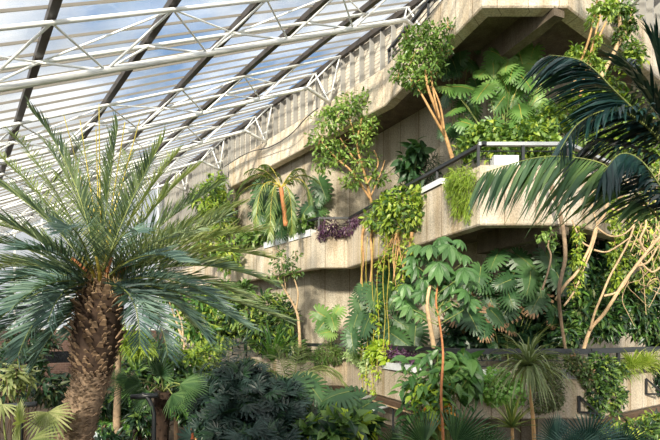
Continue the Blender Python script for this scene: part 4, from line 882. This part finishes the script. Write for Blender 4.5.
m.build('foliage', M['lance'], t); ms.build('stems', M['stalk'], t)
m = MB(); leaves(m, [blob(438, 412, 9.2, 20, 14), blob(452, 420, 9.2, 9, 12), blob(446, 400, 9.2, 10, 14)], 34, BROAD, .14, .4, .3); m.build('turning_leaves', M['orange'], t)
m = MB(); leaves(m, [blob(430, 405, 9.1, 16, 12), blob(420, 392, 9.1, 14, 10)], 80, BROAD, .15, .4, .3); m.build('lime_leaves', M['lime'], t)
bush('dangling_leaf_plant', 'cluster of long hanging leaves beside the black railing above the shaded parapet', 'plant', [(466, 372, 9.5, 12, 16), (472, 362, 9.5, 10, 10), (458, 360, 9.5, 12, 10), (474, 382, 9.4, 7, 8)], 'lance', 90, BROAD, .36, base=W(466, 374, 9.75), stem='stalk', gravity=.9)

# --- spiky ones
def spiky(label, stem, c, n, L, mat, droop, width, name='spiky_plant', elev=(-.5, 1.4), cat='plant'):
    t = tuft(name, label, cat, c, n, L, mat, elev=elev, droop=droop, width=width); m = MB(); b = V(c[0], c[1], 0); stem_tube(m, [b, (b+c)/2+V(.03, 0, 0), c+V(0, 0, .02)] if stem is None else stem, .035, .02, 7); m.build('stem', M['bark_tan'], t, True)
yd = 7.4
spiky('spiky strap-leaved head on a thin stem standing in front of the lower parapet', [V(*W(534, 440, yd)[:2], 0), W(534, 440, yd), W(531, 400, yd), W(528, 366, yd)], W(528, 366, yd), 150, .74, 'dracaena', 1.5, .032, 'dragon_tree')
spiky('low rosette of stiff yellow-edged leaves below the spiky head', None, W(512, 428, 6.8), 44, .45, 'yucca', .3, .038, 'yucca', (.0, 1.4))
tuft('strap_leaf_plant', 'upright strap-leaved plant before the lower railing left of centre', 'plant', W(272, 362, 13.5), 34, 1.1, 'fern', elev=(.7, 1.45), droop=.7, width=.09)

# --- fan palms and other foreground
def fanpalm(label, base, hubs, mat, trunk=None, bark='palm_trunk', name='fan_palm', n=22, tr=.13):
    t = thing(name, label, 'palm', base)
    if trunk:
        m = MB(); q = smooth_path(trunk); m.tube(q, tr, 10); m.build('trunk', M[bark], t, True); m = MB(); stamp(m, (bv, bf), *boots(q, [tr]*len(q), 120, .06)); m.build('leaf_bases', M['palm_boot' if bark != 'palm_trunk' else bark], t)
    root = trunk[-1] if trunk else base
    for hx, hy, Y, ax, ay, R, sprd in hubs:
        h = W(hx, hy, Y); axis = nrm(V(ax, -.25, -ay)); m = MB(); stem_tube(m, [root, (root+h)/2+V(0, 0, .08), h], .014, .01, 5, 3); m.build('petiole', M['stalk'], t, True)
        m = MB(); nor = nrm(V(.15*RNG.normal(), -.75, .75)); fan_leaf(m, h, axis, nor, R, n, sprd, .42, None, .18); m.build('fan', M[mat], t)
yf = 8.2
fanpalm('short fan palm with shaggy trunk right of the date palm trunk', V(*W(161, 500, yf)[:2], 0), [(160, 376, yf, .2, -1, .42, 3.4), (140, 383, yf-.2, -1, .05, .5, 2.6), (180, 384, yf-.2, 1, .1, .5, 2.4), (150, 392, yf-.4, -.7, .5, .4, 2.6), (172, 394, yf-.4, .8, .6, .4, 2.6), (128, 378, yf+.2, -1, -.1, .4, 2.2), (192, 388, yf+.2, 1, .2, .45, 2.4)], 'fan', [V(*W(161, 517, yf)[:2], 0), W(160, 450, yf), W(163, 392, yf)])
ya = 6.0
fanpalm('sunlit yellowish fan palm in the bottom left corner', V(*W(18, 520, ya)[:2], 0), [(20, 424, ya, .1, -.3, .42, 4.6), (2, 404, ya+.3, -.2, .2, .42, 4.0), (48, 412, ya+.4, .2, .6, .38, 4.0), (30, 440, ya-.2, .5, .6, .4, 3.6), (-4, 440, ya-.1, -.3, .6, .4, 3.6)], 'fan_pale')
yc = 5.4
fanpalm('dark fan palm leaves reaching up from the bottom edge left of the rosette', V(*W(445, 520, yc)[:2], 0), [(424, 446, yc, -.5, -1, .55, 2.5), (455, 445, yc, .75, -1, .6, 2.2), (486, 452, yc, .2, -1, .42, 2.4), (400, 452, yc+.2, -.6, -.8, .42, 2.4), (470, 456, yc-.1, .5, -.7, .45, 2.0)], 'fan')
fanpalm('blue-green fan palm at the bottom edge under the black bracket', V(*W(588, 520, yc)[:2], 0), [(588, 444, yc+.2, .0, -1, .5, 3.3), (556, 444, yc+.2, -.4, -.8, .46, 2.8), (620, 450, yc+.2, .6, -.8, .42, 2.6), (572, 452, yc, .1, -.9, .4, 2.8)], 'fan_blue', n=30)
# arching feather palm fronds before the lower parapet
t = thing('feather_palm', 'low feathery palm arching in front of the lower parapet left of the stair opening', 'palm', V(*W(292, 420, 12)[:2], 0)); cr = W(292, 394, 12)
m = MB(); m.tube([V(cr[0], cr[1], 0), cr], .1, 8); m.build('trunk', M['palm_trunk'], t, True)
for tx, ty, cx, cy, dy in ((346, 384, 318, 350, -.3), (338, 372, 312, 352, .3), (252, 388, 270, 350, -.2), (230, 372, 258, 352, .3), (275, 345, 282, 365, .5), (312, 388, 305, 352, -.7), (268, 392, 276, 355, -.7), (300, 345, 296, 365, .6), (240, 360, 262, 350, .6)):
    P = bez(cr, W(cx, cy, 12+dy*.5), W(tx, ty, 12+dy), 12); f = MB(); r = MB(); frond_mesh(f, r, P, 44, .55, .03, .2, .95, .9, .12, .014, None, .1, .5, 2); o = f.build('frond', M['date_leaf_warm'], t); r.build('rachis', M['stalk'], o)
t = thing('feather_palm', 'dark feathery palm half hidden behind the blue-black shrub', 'palm', V(*W(228, 420, 11.5)[:2], 0)); cr = W(226, 385, 11.5)
m = MB(); m.tube([V(cr[0], cr[1], 0), cr], .1, 8); m.build('trunk', M['palm_trunk'], t, True)
for tx, ty, cx, cy, dy in ((200, 375, 212, 345, -.2), (262, 378, 245, 345, -.2), (248, 350, 238, 350, .3), (205, 352, 215, 355, .3), (230, 340, 228, 360, .2)):
    P = bez(cr, W(cx, cy, 11.5+dy*.5), W(tx, ty, 11.5+dy), 12); f = MB(); r = MB(); frond_mesh(f, r, P, 30, .4, .03, .2, .95, .9, .15, .014, None, .1, .5, 2); o = f.build('frond', M['date_leaf_blue'], t); r.build('rachis', M['stalk'], o)
def fingers(k=7, spread=2.3, w=.2, droop=.25):
    V0 = []; F0 = []; base = blade(3, w, .3, droop, .55)
    for i in range(k):
        a = (i/(k-1)-.5)*spread; l = 1-.25*abs(a)/spread*2; ca, sa = math.cos(a), math.sin(a); o = len(V0)*0+sum(len(x) for x in V0)
        v = base[0].copy()*l; V0.append(np.stack([v[:, 0]*ca+v[:, 1]*sa, -v[:, 0]*sa+v[:, 1]*ca, v[:, 2]], 1)); F0.append(base[1]+o)
    return np.concatenate(V0), np.concatenate(F0)
FINGER = fingers()
# dark shrub bottom centre-left
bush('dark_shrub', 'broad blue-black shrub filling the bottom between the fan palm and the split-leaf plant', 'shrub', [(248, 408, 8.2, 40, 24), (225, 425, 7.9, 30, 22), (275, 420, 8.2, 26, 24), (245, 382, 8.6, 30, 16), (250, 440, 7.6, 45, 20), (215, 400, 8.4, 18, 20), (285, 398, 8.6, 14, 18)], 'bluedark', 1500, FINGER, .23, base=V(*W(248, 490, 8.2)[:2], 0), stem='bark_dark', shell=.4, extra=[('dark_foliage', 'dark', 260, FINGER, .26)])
bush('leafy_plant', 'bright leafy clump at the bottom edge left of the dark stair opening', 'plant', [(345, 428, 8.2, 22, 14), (365, 425, 8.5, 12, 12), (325, 436, 8, 22, 10), (305, 436, 8, 14, 12)], 'mid', 420, BROAD, .24, base=V(*W(345, 480, 8.3)[:2], 0), stem='stalk', extra=[('lime_leaves', 'lime', 160, BROAD, .22), ('dark_foliage', 'dark', 200, BROAD, .24)])
# planting of the left garden
LG = [('sunlit yellow-green hedge right of the date palm under its fronds', [(205, 358, 14.5, 16, 14), (190, 365, 14, 14, 12), (220, 345, 15, 10, 8), (178, 355, 14.5, 10, 10)], 'yellowgreen', 900, .2, [('green_foliage', 'mid', 600)]),
      ('mid green bank of leaves behind the short fan palm', [(150, 355, 13.5, 24, 16), (170, 372, 12.5, 20, 14), (135, 375, 12.5, 16, 14), (200, 385, 12, 18, 14)], 'mid', 1000, .22, [('dark_foliage', 'dark', 900)]),
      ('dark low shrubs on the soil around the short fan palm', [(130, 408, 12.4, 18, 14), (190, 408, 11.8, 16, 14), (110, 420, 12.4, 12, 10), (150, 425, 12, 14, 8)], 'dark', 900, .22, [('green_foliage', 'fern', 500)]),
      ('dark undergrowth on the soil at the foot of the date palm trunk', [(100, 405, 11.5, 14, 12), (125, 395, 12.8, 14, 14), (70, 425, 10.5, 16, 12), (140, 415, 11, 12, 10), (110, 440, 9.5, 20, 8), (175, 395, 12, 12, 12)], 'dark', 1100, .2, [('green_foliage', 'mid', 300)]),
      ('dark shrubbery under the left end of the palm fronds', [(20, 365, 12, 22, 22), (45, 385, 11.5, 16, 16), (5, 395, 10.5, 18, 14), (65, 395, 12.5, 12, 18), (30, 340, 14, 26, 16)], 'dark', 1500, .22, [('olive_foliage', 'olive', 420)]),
      ('leafy bank seen through the fronds below the far left of the middle balcony', [(205, 305, 19, 18, 14), (185, 320, 18, 14, 16), (225, 295, 19.5, 18, 12), (200, 330, 17.5, 16, 12)], 'fern', 900, .3, [('bright_foliage', 'yellowgreen', 400)]),
      ('creeper-covered growth at the left end of the top concrete parapet', [(216, 185, 21.5, 10, 12), (205, 200, 22, 14, 14), (222, 215, 21.5, 12, 22), (210, 240, 21, 16, 18), (228, 255, 20, 12, 16)], 'mid', 900, .32, [('bright_foliage', 'yellowgreen', 700)]),
      ('pale leafy plant below the drooping fronds at the left edge', [(16, 372, 9, 9, 8), (10, 384, 9, 8, 6), (25, 378, 9.2, 6, 8)], 'fan_pale', 110, .2, []),
      ('shaded plants under the sunlit right parapet', [(640, 432, 9.5, 22, 12), (612, 432, 9.6, 12, 8), (655, 422, 10.4, 10, 10)], 'mid', 420, .15, [('bright_foliage', 'yellowgreen', 220), ('dark_foliage', 'dark', 260)])]
for lab, bl, mt, n, sz, ex in LG:
    c = W(*bl[0][:3]); b0 = V(c[0], c[1], 0) if 'parapet' not in lab or 'under' in lab else W(bl[0][0], bl[0][1]+14, bl[0][2])
    bush('leafy_bank' if 'bank' in lab else 'hedge' if 'hedge' in lab else 'shrub', lab, 'shrub', bl, mt, n, LANCE, sz, base=b0, stem='bark_dark', extra=[(a, b, k, LANCE, sz) for a, b, k in ex])
# ferns low on the soil
for i, (x, y, Y, lab) in enumerate(((176, 412, 11.5, 'fern in the shade right of the shaggy fan palm trunk'), (140, 400, 12.4, 'fern beside the curved dark handrail post'), (120, 428, 11.5, 'fern on the soil by the pale stone slab'))):
    t = thing('fern', lab, 'fern', V(*W(x, y, Y)[:2], 0)); c = W(x, y, Y); m0 = MB(); m0.tube([V(c[0], c[1], 0), c], .05, 6); m0.build('stem', M['bark_dark'], t)
    for k in range(11):
        a = k/11*2*PI+.2; L = .75; o = V(math.cos(a), math.sin(a), 0); P = bez(c, c+o*L*.55+V(0, 0, .4), c+o*L+V(0, 0, -.05), 9); f = MB(); r = MB(); frond_mesh(f, r, P, 22, .16, .03, .05, 1.1, .4, .1, .007, None, .08, .3, 2); o_ = f.build('frond', M['fern'], t)
# handrail pieces in the garden
def railbend(label, pts, r=.035):
    P = [W(*p) for p in pts]; t = thing('garden_handrail', label, 'handrail', V(P[0][0], P[0][1], 0)); m = MB(); m.tube([V(P[0][0], P[0][1], 0)]+smooth_path(P), r, 8); m.build('post', M['rail_dark'], t, True); return t
yh = 7.7
t = railbend('curved dark handrail post rising beside the short fan palm', [(154, 414, yh), (151, 404, yh), (147, 397, yh), (142, 394, yh)]); m = MB(); m.tube([W(131, 397, yh), W(158, 395, yh)], .04, 8); m.build('rail', M['rail_dark'], t, True)
t = railbend('dark handrail post at the left edge among the fan leaves', [(21, 418, yh), (21, 408, yh), (20, 404, yh)]); m = MB(); m.tube([W(-5, 407, yh), W(37, 404, yh)], .04, 8); m.build('rail', M['rail_dark'], t, True)
# stone slab, pots, flower
c = W(92, 427, 12.6); m = MB(); m.box(V(c[0], c[1], c[2]/2), V(1, 0, 0), V(0, 1, 0), V(0, 0, 1), .55, .25, c[2]/2+.05)
tag(m.build('stone_bench', M['pale_stone']), 'pale blue-grey stone block on the soil right of the date palm trunk', 'bench')
def pot(label, px, py, Y):
    c = W(px, py, Y); t = thing('flower_pot', label, 'pot', V(c[0], c[1], c[2]-.15), 'terracotta pots'); m = MB(); z = c[2]-.15
    m.tube([V(c[0], c[1], z), V(c[0], c[1], z+.24), V(c[0], c[1], z+.24), V(c[0], c[1], z+.3)], [.1, .15, .17, .17], 14); m.build('body', M['terracotta'], t, True)
    m = MB(); leaves(m, [(V(c[0], c[1], z+.42), V(.2, .2, .14))], 60, LANCE, .18); m.build('foliage', M['mid'], t)
pot('terracotta pot on the soil left of the blue-black shrub', 194, 432, 11.8)
m = MB(); yb_ = W(207, 403, 10)
t = thing('yellow_flower', 'yellow bloom at the left edge of the blue-black shrub', 'flower', V(yb_[0], yb_[1], 0)); m = MB(); m.tube([V(yb_[0], yb_[1], 0), yb_], .012, 5); m.build('stem', M['stalk'], t); m = MB(); leaves(m, [(yb_, V(.08, .05, .05))], 16, BROAD, .13, .2, .2); M['petal'] = plain('yellow petal', 'e8bd2c', .5); m.build('petals', M['petal'], t)
tree('thin_tree', 'thin straight brown stem beside the blue-black shrub', V(*W(196, 420, 11.6)[:2], 0), [([(196, 464, 11.6), (196, 425, 11.6), (195, 392, 11.6)], .035)], [(195, 385, 11.6, 10, 7)], 'fern', 120, .2, 'bark_tan')

# ------------------------------------------------------------------ light, sky, camera
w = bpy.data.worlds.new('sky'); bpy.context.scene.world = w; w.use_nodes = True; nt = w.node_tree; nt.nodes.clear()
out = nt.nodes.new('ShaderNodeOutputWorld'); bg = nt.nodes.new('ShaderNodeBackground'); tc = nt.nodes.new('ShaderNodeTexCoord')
nz = N(nt, 'ShaderNodeTexNoise'); nz.inputs['Scale'].default_value = 2.6; nz.inputs['Detail'].default_value = 6; nz.inputs['Roughness'].default_value = .55
nt.links.new(tc.outputs['Generated'], nz.inputs['Vector'])
rp = N(nt, 'ShaderNodeValToRGB'); rp.color_ramp.elements[0].color = (.3, .52, .88, 1); rp.color_ramp.elements[1].color = (1, 1, 1, 1); rp.color_ramp.elements[0].position = .44; rp.color_ramp.elements[1].position = .6
hd = N(nt, 'ShaderNodeVectorMath', operation='DOT_PRODUCT'); hd.inputs[1].default_value = tuple(nrm(V(-.2, 1, .62))); nt.links.new(tc.outputs['Generated'], hd.inputs[0])
hm = N(nt, 'ShaderNodeMapRange'); hm.inputs[1].default_value = .93; hm.inputs[2].default_value = .995; hm.inputs[3].default_value = .16; hm.inputs[4].default_value = -.1; nt.links.new(hd.outputs['Value'], hm.inputs[0])
ha = N(nt, 'ShaderNodeMath', operation='ADD'); nt.links.new(nz.outputs['Fac'], ha.inputs[0]); nt.links.new(hm.outputs[0], ha.inputs[1]); nt.links.new(ha.outputs[0], rp.inputs[0]); nt.links.new(rp.outputs[0], bg.inputs[0])
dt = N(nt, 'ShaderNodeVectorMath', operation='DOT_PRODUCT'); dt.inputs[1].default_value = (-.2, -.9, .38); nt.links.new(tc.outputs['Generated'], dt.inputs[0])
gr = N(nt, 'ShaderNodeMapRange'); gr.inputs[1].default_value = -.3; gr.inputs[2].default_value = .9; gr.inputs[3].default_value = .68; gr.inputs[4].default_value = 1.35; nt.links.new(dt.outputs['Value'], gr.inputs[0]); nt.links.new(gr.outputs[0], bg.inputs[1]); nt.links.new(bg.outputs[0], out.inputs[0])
sun = bpy.data.lights.new('sun', 'SUN'); sun.energy = 9.0; sun.angle = math.radians(4.5); sun.color = (1, .88, .7); so = bpy.data.objects.new('sun', sun); COL.objects.link(so)
from mathutils import Vector
el = math.radians(20); sd = Vector((.22, .97, 0)).normalized()*math.cos(el)+Vector((0, 0, -math.sin(el))); so.rotation_euler = sd.to_track_quat('-Z', 'Y').to_euler(); so.location = (0, -10, 20)
cam = bpy.data.cameras.new('camera'); co = bpy.data.objects.new('camera', cam); COL.objects.link(co); co.location = (0, 0, EYE); co.rotation_euler = (PI/2, 0, 0)
cam.sensor_width = 36; cam.lens = 36*F/660; cam.shift_y = (HZ-220)/660; cam.clip_start = .05; cam.clip_end = 300
sc = bpy.context.scene; sc.camera = co
sc.view_settings.view_transform = 'Standard'; sc.view_settings.look = 'None'; sc.view_settings.gamma = 1; sc.view_settings.use_curve_mapping = False; sc.view_settings.exposure = .3
sc.cycles.max_bounces = 8; sc.cycles.transparent_max_bounces = 24
